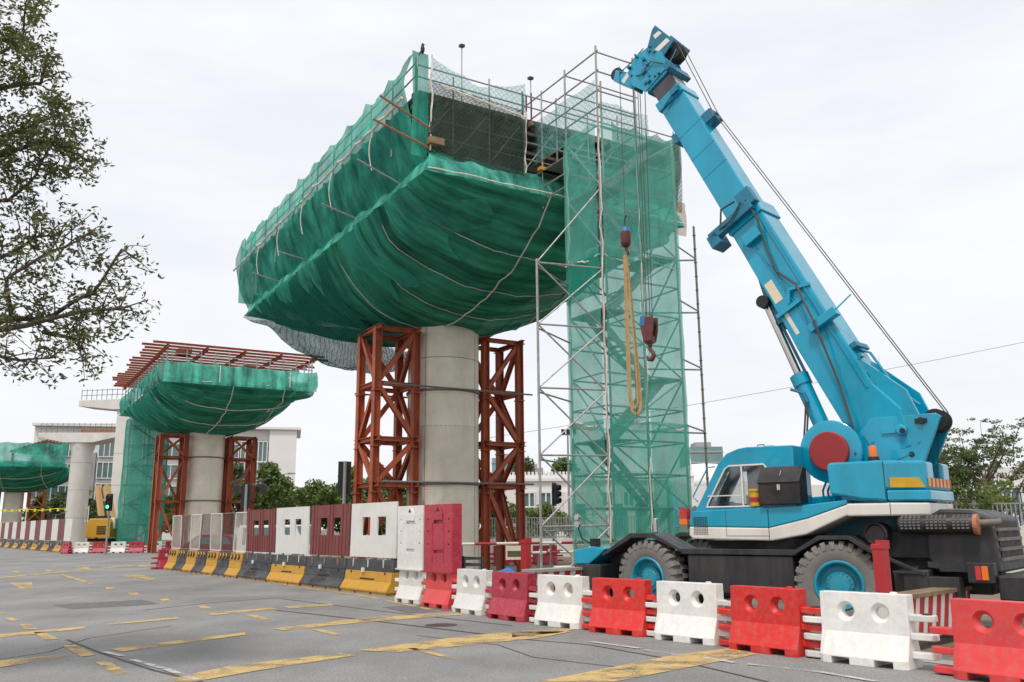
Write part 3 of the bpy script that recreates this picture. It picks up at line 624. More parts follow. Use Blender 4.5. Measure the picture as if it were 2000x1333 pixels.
wp = [(x, 1.105, z) for x, z in WINP]; fr_ = cb('window_frame', 'crane_white', MB().tube(wp + wp[:2], .018, 6).bar((.02, 1.105, 2.09), (.02, 1.105, 2.85), .03).bar((.75, 1.105, 2.3), (.02, 1.105, 2.3), .02))
MB().prism([(x * .985, z) for x, z in WINP], 1.075, 1.081).build('pane', 'cab_glass', fr_)
MB().prism([(.93, 2.2), (.94, 2.21), (.51, 2.93), (.50, 2.92)], .5, .96).build('windscreen', 'cab_glass', fr_)
cb('seat_and_shade_panels', 'dark', MB().box(-.45, .05, .5, .92, 2.06, 2.3).box(-.49, -.32, .5, .92, 2.06, 2.85).box(-.49, .0, .43, .47, 2.1, 2.95).box(-.47, -.03, .95, .99, 2.08, 2.9))  # seat, plus dark panels added to paint shade behind the right pane
cb('control_levers', 'dark', MB().tube([(.55, .7, 2.05), (.5, .7, 2.4)], .015).tube([(.62, .8, 2.05), (.45, .8, 2.45)], .015).box(.5, .75, .5, .95, 2.05, 2.2))
cb('roof_handle', 'crane_blue_dark', MB().tube([(-.15, .7, 3.18), (-.15, .7, 3.25), (-.28, .7, 3.25), (-.28, .7, 3.18)], .012).box(-.5, -.3, .6, .8, 3.185, 3.215))
cb('grab_rail', 'crane_blue', MB().tube([(1.02, 1.0, 2.2), (1.1, 1.05, 2.3), (.75, 1.05, 2.85), (.62, 1.0, 2.86)], .014))
cb('front_rail', 'crane_blue', MB().tube([(1.1, 1.15, 1.75), (1.45, 1.15, 1.72), (1.45, 1.15, 2.3)], .022).tube([(1.1, 1.15, 1.8), (1.45, 1.15, 2.1)], .016))
cb('front_lamp', 'lens_red', MB().box(1.14, 1.3, 1.1, 1.26, 1.88, 2.08)); cb('front_lamp', 'beacon', MB().box(1.14, 1.3, 1.1, 1.26, 1.78, 1.876)); cb('front_lamp_base', 'timber', MB().box(1.14, 1.3, 1.1, 1.26, 1.68, 1.776))
tb = thing('tool_box', 'battered black steel tool box with sloping lid on the crane deck', 'tool box', (5.03, 17.42, 0), R(140))
MB().prism([(1.0, 2.11), (1.0, 2.76), (1.16, 2.76), (1.36, 2.50), (1.36, 2.11)], -1.18, -.40, 'YZ').build('box', 'box_black', tb, bevel=.012)
MB().bar((-.8, 1.29, 2.62), (-.8, 1.22, 2.71), .012).bar((-.7, 1.31, 2.58), (-.9, 1.31, 2.58), .01).build('handle', 'galv', tb); MB().box(-.83, -.77, 1.362, 1.385, 2.36, 2.46).build('padlock', 'chrome', tb)
MB().prism([(1.155, 2.775), (1.375, 2.49), (1.385, 2.5), (1.165, 2.785)], -1.19, -.39, 'YZ').build('lid', 'box_black', tb)
bk = thing('bucket', 'yellow plastic bucket standing by the crane cab window', 'bucket', (5.03, 17.42, 0), R(140))
MB().lathe([(.10, 2.09), (.125, 2.36), (.14, 2.36), (.14, 2.40), (.11, 2.40), (.09, 2.15), (.01, 2.15)], 18, 'Z', (-.27, 1.2, 0)).build('pail', 'bucket_yellow', bk, smooth=40)
MB().lathe([(.1095, 2.16), (.1185, 2.25)], 18, 'Z', (-.27, 1.2, 0)).build('label_band', 'hazard_red', bk)
# hose reel
rl = cb('hose_reel', 'crane_blue', MB().lathe([(.1, .50), (.56, .50), (.57, .53), (.57, .60), (.54, .62), (.1, .62)], 40, 'Y', (-1.5, 0, 3.05)), smooth=35)
MB().lathe([(.1, .60), (.36, .62), (.36, .70), (.34, .72), (.05, .72)], 36, 'Y', (-1.5, 0, 3.05)).build('reel_cover', 'reel_red', rl, smooth=35)
for i in range(3): cb('hydraulic_pipe', 'crane_blue', MB().tube([(-1.25 - .09 * i, .42, 2.1), (-1.25 - .09 * i, .46, 2.35), (-1.45 - .12 * i, .46, 2.8)], .022))
for k in (-1, 1):
    MASTP = [(-1.55, 2.1), (-1.55, 2.9), (-1.95, 3.35), (-2.22, 3.62), (-3.3, 3.62), (-3.38, 3.56), (-3.02, 2.75), (-2.95, 2.1)]
    cb('boom_bracket', 'crane_blue', MB().prism(MASTP, k * .36 - .035, k * .36 + .035), bevel=.015)
cb('bracket_top', 'crane_blue', MB().prism([(-2.6, 3.58), (-3.25, 3.58), (-3.25, 3.61), (-2.6, 3.61)], -.32, .32).box(-2.62, -2.5, -.32, .32, 2.2, 3.55))
pn = cb('pivot_pin', 'crane_blue', MB().lathe([(.03, .39), (.10, .40), (.10, .46), (.07, .49), (.02, .49)], 18, 'Y', (-2.72, 0, 3.36)).box(-2.62, -2.38, .396, .43, 3.32, 3.40), smooth=40)
MB().lathe([(.05, .485), (.05, .50)], 12, 'Y', (-2.75, 0, 3.34)).build('pin_end', 'dark', pn)
cb('bracket_hole', 'dark', MB().lathe([(.05, .39), (.05, .4)], 14, 'Y', (-2.84, 0, 2.93))); cb('bracket_lug', 'dark', MB().lathe([(.06, .39), (.06, .45)], 12, 'Y', (-3.05, 0, 3.5)).box(-3.15, -2.95, .39, .42, 3.46, 3.54))
for x, z in ((-2.98, 3.15), (-2.95, 2.75), (-2.2, 3.2), (-2.4, 2.5)): cb('bolt', 'crane_blue', MB().lathe([(.025, .39), (.025, .42)], 8, 'Y', (x, 0, z)))
cb('weld_seam', 'crane_blue_dark', MB().bar((-2.05, .398, 3.3), (-2.3, .398, 2.85), .012).bar((-2.35, .398, 2.75), (-2.85, .398, 2.95), .012))
for y in (-.14, .14): cb('sheave', 'dark', MB().lathe([(.05, y - .04), (.2, y - .04), (.17, y), (.2, y + .04), (.05, y + .04)], 24, 'Y', (-3.22, 0, 3.52)))
cb('winch', 'crane_blue_dark', MB().cyl((-2.75, -.3, 2.55), (-2.75, .3, 2.55), .22)); cb('winch_hose', 'cable', MB().tube([(-3.0, .15, 3.4), (-2.98, .15, 2.9), (-3.05, .2, 2.6), (-2.9, .1, 2.3)], .02).tube([(-3.2, -.14, 3.4), (-3.05, -.14, 2.4)], .012).tube([(-3.2, .14, 3.4), (-2.95, .1, 2.5)], .012))
# counterweight
cwp = [(-1.75, 1.27), (-2.62, 1.27), (-3.14, .72), (-3.14, -.72), (-2.62, -1.27), (-1.75, -1.27)]
def inset(p, f, g): return [(-2.4 + (x + 2.4) * f, y * g) for x, y in p]
cw = cb('counterweight', 'crane_blue', MB().prism([(x, y) for x, y in cwp], 2.30, 2.80, 'XY')); cut(cw, [MB().box(-3.4, -2.55, -.28, .28, 2.42, 3.0), MB().box(-2.5, -1.5, -.9, .9, 2.2, 3.0)])
bv = cw.modifiers.new('b', 'BEVEL'); bv.width = .06; bv.segments = 3; bv.limit_method = 'ANGLE'; bv.angle_limit = R(25)
if not cw.data.materials: cw.data.materials.append(MATS['crane_blue'])
cb('counterweight_band', 'crane_blue', MB().prism([(-2.63, 1.28), (-3.17, .74), (-3.17, -.74), (-2.63, -1.28)], 2.12, 2.305, 'XY'), bevel=.03)
cb('side_pod', 'crane_blue', MB().prism([(-1.68, 2.26), (-1.66, 2.74), (-1.70, 2.80), (-2.60, 2.80), (-2.62, 2.12), (-2.2, 2.16)], .70, 1.29), bevel=.04)
cb('counterweight_base', 'crane_white', MB().prism([(-1.93, 1.265), (-2.66, 1.265), (-3.14, .75), (-3.14, -.75), (-2.66, -1.265), (-1.93, -1.265)], 1.88, 2.095, 'XY'), bevel=.03)
cb('base_seam', 'dark', MB().box(-2.665, -2.655, 1.266, 1.27, 1.9, 2.09)); cb('pod_seam', 'dark', MB().box(-2.618, -2.61, 1.282, 1.293, 2.16, 2.78))
def face(p, q, z0, z1, off, sl=0):   # a plate on the vertical face from plan point p to q
    p = Vector(p); q = Vector(q); e = (q - p).normalized(); n_ = Vector((e.y, -e.x)); n_ = n_ if n_.dot(p - Vector((-2.2, 0))) > 0 else -n_
    vs = [(*(p + n_ * off), z0), (*(q + n_ * off), z0), (*(q - e * sl + n_ * off), z1), (*(p + n_ * off), z1), (*(p + n_ * (off + .012)), z0), (*(q + n_ * (off + .012)), z0), (*(q - e * sl + n_ * (off + .012)), z1), (*(p + n_ * (off + .012)), z1)]
    return MB().add(vs, [(0, 1, 2, 3), (4, 5, 6, 7), (0, 1, 5, 4), (1, 2, 6, 5), (2, 3, 7, 6), (3, 0, 4, 7)])
rf = cb('reflector', 'amber', face((-2.67, 1.22), (-3.10, .765), 2.345, 2.51, .003, .10))
hz_ = [(-3.14, .70 - k * .1167) for k in range(13)]
for k in range(12): cb('hazard_stripe', 'hazard_red' if k % 2 else 'amber', face(hz_[k], hz_[k + 1], 2.36, 2.51, .003))
cb('beacon', 'beacon', MB().lathe([(.07, 2.88), (.065, 3.05), (.055, 3.07), (.01, 3.07)], 16, 'Z', (-2.38, 1.0, 0)), smooth=40); cb('beacon_base', 'dark', MB().lathe([(.10, 2.80), (.09, 2.88), (.02, 2.88)], 16, 'Z', (-2.38, 1.0, 0)))
# boom
BA = R(63.3); B0 = Vector((-2.35, 0, 3.245)); YW = R(-6); cz, sz = math.cos(YW), math.sin(YW); e1 = Vector((math.cos(BA) * cz, math.cos(BA) * sz, math.sin(BA))); e2 = Vector((-math.sin(BA) * cz, -math.sin(BA) * sz, math.cos(BA))); ey = Vector((-sz, cz, 0))
def bp(l, h, y=0): return B0 + e1 * l + e2 * h + ey * (y * 1.2)
def boxs(mb, l0, l1, h0, h1, y0, y1):   # box in the boom frame
    vs = [bp(l, h, y) for l in (l0, l1) for y in (y0, y1) for h in (h0, h1)]
    return mb.add(vs, [(0, 1, 3, 2), (4, 6, 7, 5), (0, 4, 5, 1), (2, 3, 7, 6), (0, 2, 6, 4), (1, 5, 7, 3)])
def bprism(mb, poly, y0, y1):
    n = len(poly); vs = [bp(l, h, y0) for l, h in poly] + [bp(l, h, y1) for l, h in poly]
    return mb.add(vs, [tuple(range(n)), tuple(reversed(range(n, 2 * n)))] + [(i, i + n, (i + 1) % n + n, (i + 1) % n) for i in range(n)])
base = cb('boom_base', 'crane_blue', bprism(MB(), [(-.35, -.15), (.1, -.44), (2.3, -.46), (2.9, -.43), (5.6, -.40), (5.6, .40), (.9, .43), (.25, .62), (-.4, .42)], -.30, .30), bevel=.03)
def sub(name, mat, mb, par, **k): return mb.build(name, mat, par, **k)
sub('stiffener', 'crane_blue', boxs(MB(), .9, 5.4, .30, .33, .301, .325), base)
sub('heel_plate', 'crane_blue', bprism(MB(), [(.2, .45), (1.5, .44), (.5, .85), (.0, .8)], -.27, -.22), base); sub('heel_plate', 'crane_blue', bprism(MB(), [(.2, .45), (1.5, .44), (.5, .85), (.0, .8)], .22, .27), base)
sub('end_collar', 'crane_blue', boxs(MB(), 5.25, 5.62, -.44, .44, -.34, .34), base, bevel=.02)
sub('decal_plate', 'decal', boxs(MB(), 3.35, 3.85, -.36, -.17, .302, .306), base); sub('decal_stripe', 'crane_white', boxs(MB(), 2.55, 3.05, -.32, -.24, .302, .306), base)
sub('cylinder_bracket', 'crane_blue_dark', bprism(MB(), [(3.0, -.42), (4.3, -.41), (3.35, -.62), (3.05, -.66)], -.2, .2), base)
sub('cross_bracket', 'crane_blue', boxs(MB(), 3.05, 3.13, -.46, .2, .30, .36).bar(bp(3.4, .05, .36), bp(3.25, .45, .3), .06).bar(bp(3.4, .05, .36), bp(3.15, -.1, .36), .05), base)
sub('jib_holder', 'crane_blue', boxs(MB(), 2.35, 2.52, .0, .62, .30, .44).bar(bp(2.45, .62, .4), bp(2.62, .95, .2), .03), base, bevel=.01)
sub('hose_box', 'crane_blue', boxs(MB(), 4.75, 5.0, -.22, .18, .30, .42), base, bevel=.012)
cl = boxs(MB(), 5.35, 5.55, -.80, .35, .30, .46); boxs(cl, 5.2, 5.5, -.86, -.6, .1, .46); boxs(cl, 5.45, 5.85, .12, .48, .28, .44)
sub('jib_clamp', 'crane_blue_dark', cl, base, bevel=.015)
sub('clamp_hose', 'cable', MB().tube([bp(5.7, .1, .5), bp(5.8, -.25, .46), bp(5.5, -.45, .45)], .022).tube([bp(5.6, .2, .48), bp(5.4, -.2, .5), bp(5.45, -.5, .46)], .018), base)
sub('hydraulic_hose', 'cable', MB().tube([bp(5.6, .3, .44), bp(5.1, .28, .40), bp(4.5, .1, .34), bp(3.9, .02, .33), bp(3.4, .22, .36), bp(2.5, .18, .47), bp(1.2, -.08, .36), bp(.2, -.3, .42), bp(-.1, -.42, .55)], .024), base)
for h in (-.02, .03): sub('steel_pipe', 'crane_blue', MB().tube([bp(4.8, -.12, .31), bp(4.0, h - .05, .31), bp(3.2, h, .31), bp(2.6, h, .31)], .012), base)
for l in (.7, 1.1, 1.5): sub('pin_lug', 'crane_blue', boxs(MB(), l, l + .08, .43, .50, .1, .2), base)
sub('top_rail', 'crane_blue', MB().tube([bp(1.7, .48, .1), bp(1.5, .62, .1), bp(.7, .66, .1), bp(.2, .85, .1)], .025), base)
sub('rope_guide', 'crane_blue_dark', boxs(MB(), 1.7, 1.8, .43, .55, -.2, .25), base)
sec = cb('boom_section', 'crane_blue', boxs(MB(), 5.3, 9.35, -.345, .345, -.255, .255), bevel=.025)
sub('tip_collar', 'crane_blue', boxs(MB(), 9.12, 9.38, -.385, .375, -.29, .29), sec, bevel=.02)
for l in (8.15, 7.45, 6.85): sub('panel_line', 'crane_blue_dark', boxs(MB(), l, l + .018, -.34, .34, .2555, .2575), sec)
sub('roller', 'crane_blue_dark', boxs(MB(), 8.1, 8.35, -.44, -.34, .05, .30).lathe([(.01, .2), (.05, .2), (.05, .3), (.01, .3)], 10, 'Y', tuple(bp(8.2, -.42))), sec); sub('tip_fitting', 'crane_blue_dark', boxs(MB(), 9.15, 9.3, .1, .3, .29, .36).bar(bp(9.1, -.2, .33), bp(9.25, .35, .33), .03), sec)
sub('rope_guide', 'crane_blue_dark', boxs(boxs(boxs(boxs(MB(), 8.05, 8.3, .345, .60, -.16, -.08), 8.05, 8.3, .345, .60, .08, .16), 8.05, 8.12, .5, .6, -.08, .08), 8.23, 8.3, .5, .6, -.08, .08), sec)
inn = cb('boom_inner_section', 'boom_inner', boxs(MB(), 9.2, 10.1, -.30, .30, -.215, .215), bevel=.012); sub('inner_top', 'boom_inner_grey', boxs(MB(), 9.3, 10.0, .301, .306, -.19, .19), inn)
# boom head
hd = cb('boom_head', 'crane_blue', boxs(MB(), 9.85, 10.3, -.36, .34, -.26, .26), bevel=.02)
for y in (-.28, .25):
    sub('head_plate', 'crane_blue', bprism(MB(), [(9.9, -.42), (9.95, .36), (10.4, .42), (10.85, .18), (10.95, -.2), (10.75, -.56), (10.35, -.62)], y, y + .03), hd, bevel=.006)
    sub('nose_plate', 'crane_blue_dark', bprism(MB(), [(10.3, .42), (10.4, .80), (11.18, .62), (11.15, .5), (10.75, .05)], y - .02, y + .012), hd)
for l0, l1 in ((10.50, 10.64), (10.86, 10.99)): sub('nose_stripe', 'crane_white', bprism(MB(), [(l0, .30 if l0 < 10.7 else .45), (l1, .30 if l0 < 10.7 else .45), (l1 - .03, .69 if l0 < 10.7 else .62), (l0 - .03, .72 if l0 < 10.7 else .66)], .263, .268), hd)
sub('back_sheave', 'dark', MB().lathe([(.04, -.16), (.22, -.16), (.19, -.12), (.22, -.08), (.04, -.08)], 22, 'Y', tuple(bp(10.35, .58))).lathe([(.04, .08), (.22, .08), (.19, .12), (.22, .16), (.04, .16)], 22, 'Y', tuple(bp(10.35, .58))), hd)
hs = MB()
for y in (-.17, -.06, .06, .17): hs.lathe([(.04, y - .035), (.2, y - .035), (.17, y), (.2, y + .035), (.04, y + .035)], 22, 'Y', tuple(bp(10.5, -.38)))
sub('head_sheave', 'crane_blue_dark', hs, hd)
sub('jib_bracket', 'crane_blue', bprism(MB(), [(10.5, -.5), (10.95, -.62), (11.3, -.85), (11.1, -1.05), (10.7, -.85), (10.35, -.7)], -.14, .14), hd, bevel=.02)
sub('jib_stripe', 'crane_white', bprism(MB(), [(10.8, -.60), (10.93, -.63), (10.88, -.86), (10.75, -.84)], .141, .146), hd)
sub('jib_sheave', 'dark', MB().lathe([(.04, -.06), (.17, -.06), (.14, 0), (.17, .06), (.04, .06)], 20, 'Y', tuple(bp(11.28, -.93))), hd)
dt = MB()
for i in range(16):
    l = random.uniform(9.9, 10.9); h = random.uniform(-.55, .25); boxs(dt, l, l + random.uniform(.04, .14), h, h + random.uniform(.04, .12), .28, .28 + random.uniform(.02, .07))
fo = sub('head_fittings', 'crane_blue_dark', dt, hd, bevel=.006); fo['kind'] = 'stuff'
sub('head_cable', 'cable', MB().tube([bp(10.1, .3, .3), bp(10.4, .1, .33), bp(10.35, -.3, .32), bp(10.7, -.6, .2)], .015).tube([bp(10.9, .1, .3), bp(11.0, -.4, .2), bp(11.1, -.8, .15)], .012), hd)
sub('side_bracket', 'crane_blue_dark', boxs(MB(), 9.75, 9.95, .32, .45, -.3, .42).bar(bp(9.8, .4, .4), bp(10.1, .75, .3), .02), hd)
# luffing cylinder
cy0 = Vector((-1.62, 0, 2.35)); cy1 = Vector((-.22, 0, 6.18)); cd = (cy1 - cy0).normalized()
cyb = cb('cylinder_barrel', 'crane_blue', MB().cyl(cy0, cy0 + cd * 2.35, .155, 20), smooth=40)
MB().cyl(cy0 + cd * 2.2, cy0 + cd * 2.42, .185, 20).build('gland', 'crane_blue', cyb, smooth=40); MB().cyl(cy0 + cd * 2.35, cy0 + cd * 2.44, .15, 18).build('gland_cap', 'rust_strap', cyb)
MB().tube([cy0 + cd * 2.0 + Vector((.25, .2, .1)), cy0 + cd * 2.0 + Vector((.0, .2, 0)), cy0 + cd * 1.8 + Vector((0, .2, 0))], .03).build('valve', 'crane_blue_dark', cyb)
for k in (0, .05): MB().tube([cy0 + cd * 1.85 + Vector((.02, .2, 0)), cy0 + cd * 1.5 + Vector((.12 + k, .22, 0)), cy0 + cd * .9 + Vector((.38 + k, .25, .1)), cy0 + cd * .45 + Vector((.35, .3, .1)), cy0 + cd * .35 + Vector((.05, .4, 0))], .02).build('hose', 'cable', cyb)
cb('cylinder_rod', 'chrome', MB().cyl(cy0 + cd * 2.3, cy1, .075, 18), smooth=40); cb('cylinder_guard', 'crane_blue_dark', MB().bar(cy0 + cd * 2.3 + Vector((-.14, -.05, 0)), cy1 + Vector((-.12, -.05, -.1)), .05))
cb('rod_eye', 'dark', MB().lathe([(.02, -.2), (.13, -.2), (.13, .2), (.02, .2)], 16, 'Y', tuple(cy1)))
# hoist ropes over the boom
for y in (-.12, .12): cb('hoist_rope', 'cable', MB().tube([bp(10.45, .78, y), bp(8.2, .60, y * .8), (-3.38, y, 3.66)], .011, 5))
# hanging ropes, hooks and sling
n_cr = (-math.sin(R(140)), math.cos(R(140)))
HB = thing('hook_block', 'dark red hook block with blue corner hanging from the crane ropes', 'hook block', (5.03, 17.42, 0), R(140))
hx = 2.76; HB.location = (5.03 - .36 * n_cr[0], 17.42 - .36 * n_cr[1], 0)
for x, y in ((hx - .10, -.1), (hx - .02, .1), (hx + .02, -.06), (hx + .14, .06)): MB().tube([(x, y, 12.35), (x * .3 + hx * .7, y, 6.45)], .010, 5).build('rope', 'cable', HB)
for y in (-.12, .09): MB().prism([(hx - .17, 6.42), (hx + .15, 6.45), (hx + .17, 6.2), (hx + .1, 5.86), (hx - .1, 5.86), (hx - .16, 6.1)], y, y + .03).build('cheek_plate', 'hook_red', HB, bevel=.006)
MB().prism([(hx + .02, 6.46), (hx + .15, 6.46), (hx + .19, 6.25), (hx + .06, 6.22)], .121, .13).build('blue_mark', 'hook_blue', HB)
MB().lathe([(.03, -.085), (.15, -.085), (.13, -.04), (.15, 0), (.13, .04), (.15, .085), (.03, .085)], 20, 'Y', (hx, 0, 6.28)).build('sheave', 'dark', HB)
MB().box(hx - .1, hx + .1, -.08, .08, 5.82, 5.98).cyl((hx, 0, 5.75), (hx, 0, 5.84), .055).build('swivel', 'hook_red', HB, bevel=.01)
hk = [(hx, 0, 5.78), (hx, 0, 5.68), (hx - .07, 0, 5.60), (hx - .09, 0, 5.52), (hx - .03, 0, 5.44), (hx + .06, 0, 5.46), (hx + .09, 0, 5.54)]
MB().tube(hk, [.04, .045, .05, .055, .055, .045, .02], 10).build('hook', 'hook_red', HB, smooth=True)
BH_ = thing('ball_hook', 'small blue and red weighted hook on a single rope', 'hook', (5.03 - .42 * n_cr[0], 17.42 - .42 * n_cr[1], 0), R(140)); bx = 3.34
MB().tube([(bx + .0, 0, 13.0), (bx, 0, 8.9)], .009, 5).build('rope', 'cable', BH_)
MB().lathe([(.02, 8.78), (.10, 8.74), (.125, 8.64)], 18, 'Z', (bx, 0, 0)).build('cap', 'hook_blue', BH_, smooth=40); MB().lathe([(.125, 8.638), (.125, 8.36), (.10, 8.30), (.05, 8.26)], 18, 'Z', (bx, 0, 0)).build('weight', 'hook_red', BH_, smooth=40)
MB().tube([(bx, 0, 8.28), (bx - .01, 0, 8.18), (bx - .06, 0, 8.10), (bx, 0, 8.03), (bx + .06, 0, 8.08)], [.04, .04, .03, .03, .015], 8).build('hook', 'hook_red', BH_, smooth=True); MB().tube([(bx, 0, 8.78), (bx + .02, 0, 8.95), (bx - .06, .02, 9.05)], .014).build('rope_clamp', 'dark', BH_)
SLG = thing('lifting_sling', 'long tan webbing sling looped over the small hook', 'sling', (5.03 - .42 * n_cr[0], 17.42 - .42 * n_cr[1], 0), R(140))
def band(pts, w_):
    mb = MB(); k = 0
    for i, p in enumerate(pts):
        for s_ in (-1, 1): mb.v.append((p[0] + s_ * w_ / 2, p[1], p[2]))
        for s_ in (-1, 1): mb.v.append((p[0] + s_ * w_ / 2, p[1] + .012, p[2]))
    for i in range(len(pts) - 1):
        a = i * 4; b = a + 4; mb.f += [(a, a + 1, b + 1, b), (a + 3, a + 2, b + 2, b + 3), (a, b, b + 2, a + 2), (a + 1, a + 3, b + 3, b + 1)]
    return mb
band([(bx + .03, .02, 8.06), (bx + .035, .03, 7.2), (bx + .045, .03, 6.0), (bx + .05, .02, 4.9), (bx + .03, .02, 4.55), (bx - .05, .03, 4.30), (bx - .16, .03, 4.22), (bx - .24, .03, 4.34), (bx - .25, .02, 4.6), (bx - .19, .0, 5.4), (bx - .12, 0, 6.4), (bx - .05, 0, 7.4), (bx - .01, 0, 8.06)], .075).build('strap', 'sling', SLG)
band([(bx, .05, 8.06), (bx - .02, .06, 6.6), (bx - .02, .06, 5.2), (bx - .0, .05, 4.7), (bx - .1, .05, 4.35), (bx - .2, .05, 4.5), (bx - .17, .05, 5.6), (bx - .06, .04, 7.6), (bx - .02, .05, 8.06)], .05).build('strap', 'sling', SLG)
MB().tube([(bx - .12, .02, 6.3), (bx - .13, .02, 4.1)], .008, 5).build('tag_line', 'cable', SLG)

# ---------------------------------------------------------------- posts and beams round the crane
for c, lb in (((5.27, 12.9), 'red steel post in front of the rear crane wheel'), ((.27, 20.1), 'red steel post beside the blue tarpaulin')):
    t = thing('red_post', lb, 'post', (*c, 0), R(130), 'red steel posts')
    MB().box(-.085, .085, -.085, .085, 0, 1.47).build('shaft', 'hazard_red', t, bevel=.01); MB().box(-.095, .095, -.095, .095, 1.40, 1.46).box(-.095, .095, -.095, -.05, 1.46, 1.52).box(-.095, -.05, -.05, .095, 1.46, 1.52).build('head', 'hazard_red', t)
    MB().box(-.06, .05, -.0885, -.086, 1.26, 1.33).build('label_patch', 'hazard_white', t)
def striped_beam(p, q, z0, z1, label, wood):
    p = Vector(p); q = Vector(q); L = (q - p).length; t = thing('striped_beam', label, 'beam', (*p, 0), math.atan2(q.y - p.y, q.x - p.x), 'hazard striped beams'); n = int(L / .30); w_ = L / n
    MB().box(0, L, .006, .30, z0, z1).build('core', 'hazard_white', t)
    for i in range(n + 2):
        x = (i - 1) * w_ ; k = .22
        pts = [(x, z0), (x + w_ * .5, z0), (x + w_ * .5 + k, z1), (x + k, z1)]; pts = [(min(max(a, 0), L), b) for a, b in pts]
        if pts[1][0] - pts[0][0] > .02 or pts[2][0] - pts[3][0] > .02: MB().prism(pts, 0, .005).build('stripe', 'hazard_red', t)
    MB().box(-.05, L + .03, -.03, .33, z1 + .002, z1 + .06).build('plank' if wood else 'cap_strip', 'timber' if wood else 'kerb', t)
striped_beam((5.3, 12.6), (7.35, 14.6), .12, .70, 'hazard striped beam with wooden plank top behind the white barrier', True)
striped_beam((.42, 17.9), (1.85, 19.3), .15, .86, 'hazard striped beam with grey top left of the crane', False)
striped_beam((8.3, 14.6), (9.3, 15.6), .1, .75, 'hazard striped board under the crane bumper at the right edge', False)

# ---------------------------------------------------------------- viaduct piers
TH = R(121); U = Vector((math.cos(TH), math.sin(TH), 0)); V = Vector((math.sin(TH), -math.cos(TH), 0))
def tb_(name, mat, mb, par, **k): return mb.build(name, mat, par, **k)
def steel_tower(c, rz, w_, levels, label, mat='rust_red', group='red steel support towers', post=.27, mark=True):
    # square lattice tower of steel beams: posts, horizontal beams, crossed braces
    t = thing('support_tower', label, 'steel tower', (*c, 0), rz, group); k = w_ / 2; H_ = levels[-1]
    cor = [(-k, -k), (k, -k), (k, k), (-k, k)]
    for x, y in cor: MB().ibeam((x, y, 0), (x, y, H_), post, (0, 1, 0)).build('post', mat, t)
    for li, z in enumerate(levels):
        for i in range(4):
            a, b = Vector((*cor[i], z)), Vector((*cor[(i + 1) % 4], z)); e = (b - a).normalized()
            ext = .38 if i % 2 == 0 and li in (0, 1, len(levels) - 1) else 0
            MB().ibeam(a + e * (post / 2 - (ext + post / 2 if ext else 0)), b - e * (post / 2 - (ext + post / 2 if ext else 0)), .17 if not ext else .18).build('crossbeam', mat, t)
    zs = [0.15] + list(levels)
    for li in range(len(zs) - 1):
        z0, z1 = zs[li] + .12, zs[li + 1] - .12
        for i in range(4):
            a, b = Vector((*cor[i], 0)), Vector((*cor[(i + 1) % 4], 0)); e = (b - a).normalized(); a += e * .1; b -= e * .1; n_ = Vector((e.y, -e.x, 0)) * .05
            zm = (z0 + z1) / 2
            if (li + i) % 2: a, b = b, a
            MB().ibeam(a + Vector((0, 0, z0)), b + Vector((0, 0, z1)), .17, n_, .02).build('brace', mat, t)
    for x, y in cor:
        for z in levels[:-1]:
            MB().box(x - .17, x + .17, y - .17, y + .17, z - .30, z - .265).build('splice_plate', mat, t)
    if mark:
        for z in (levels[0] + 1.1, levels[1] + .9): MB().box(-k - .03, -k + .03, -k - post / 2 - .004, -k - post / 2 - .001, z, z + .22).build('chalk_mark', 'chalk', t)
    return t
def rope(par, pts, r=.02, name='rope'):
    return MB().tube(pts, r, 5).build(name, 'rope', par)
def frange(a, b, n): return [a + (b - a) * i / n for i in range(n + 1)]
def belly_z(s, t, zr, D, pf=2.6): return zr - D * max(0., (1 - abs(s) ** (2.6 if s < 0 else pf))) ** .72 * max(0., (1 - abs(t) ** 2.3)) ** .72

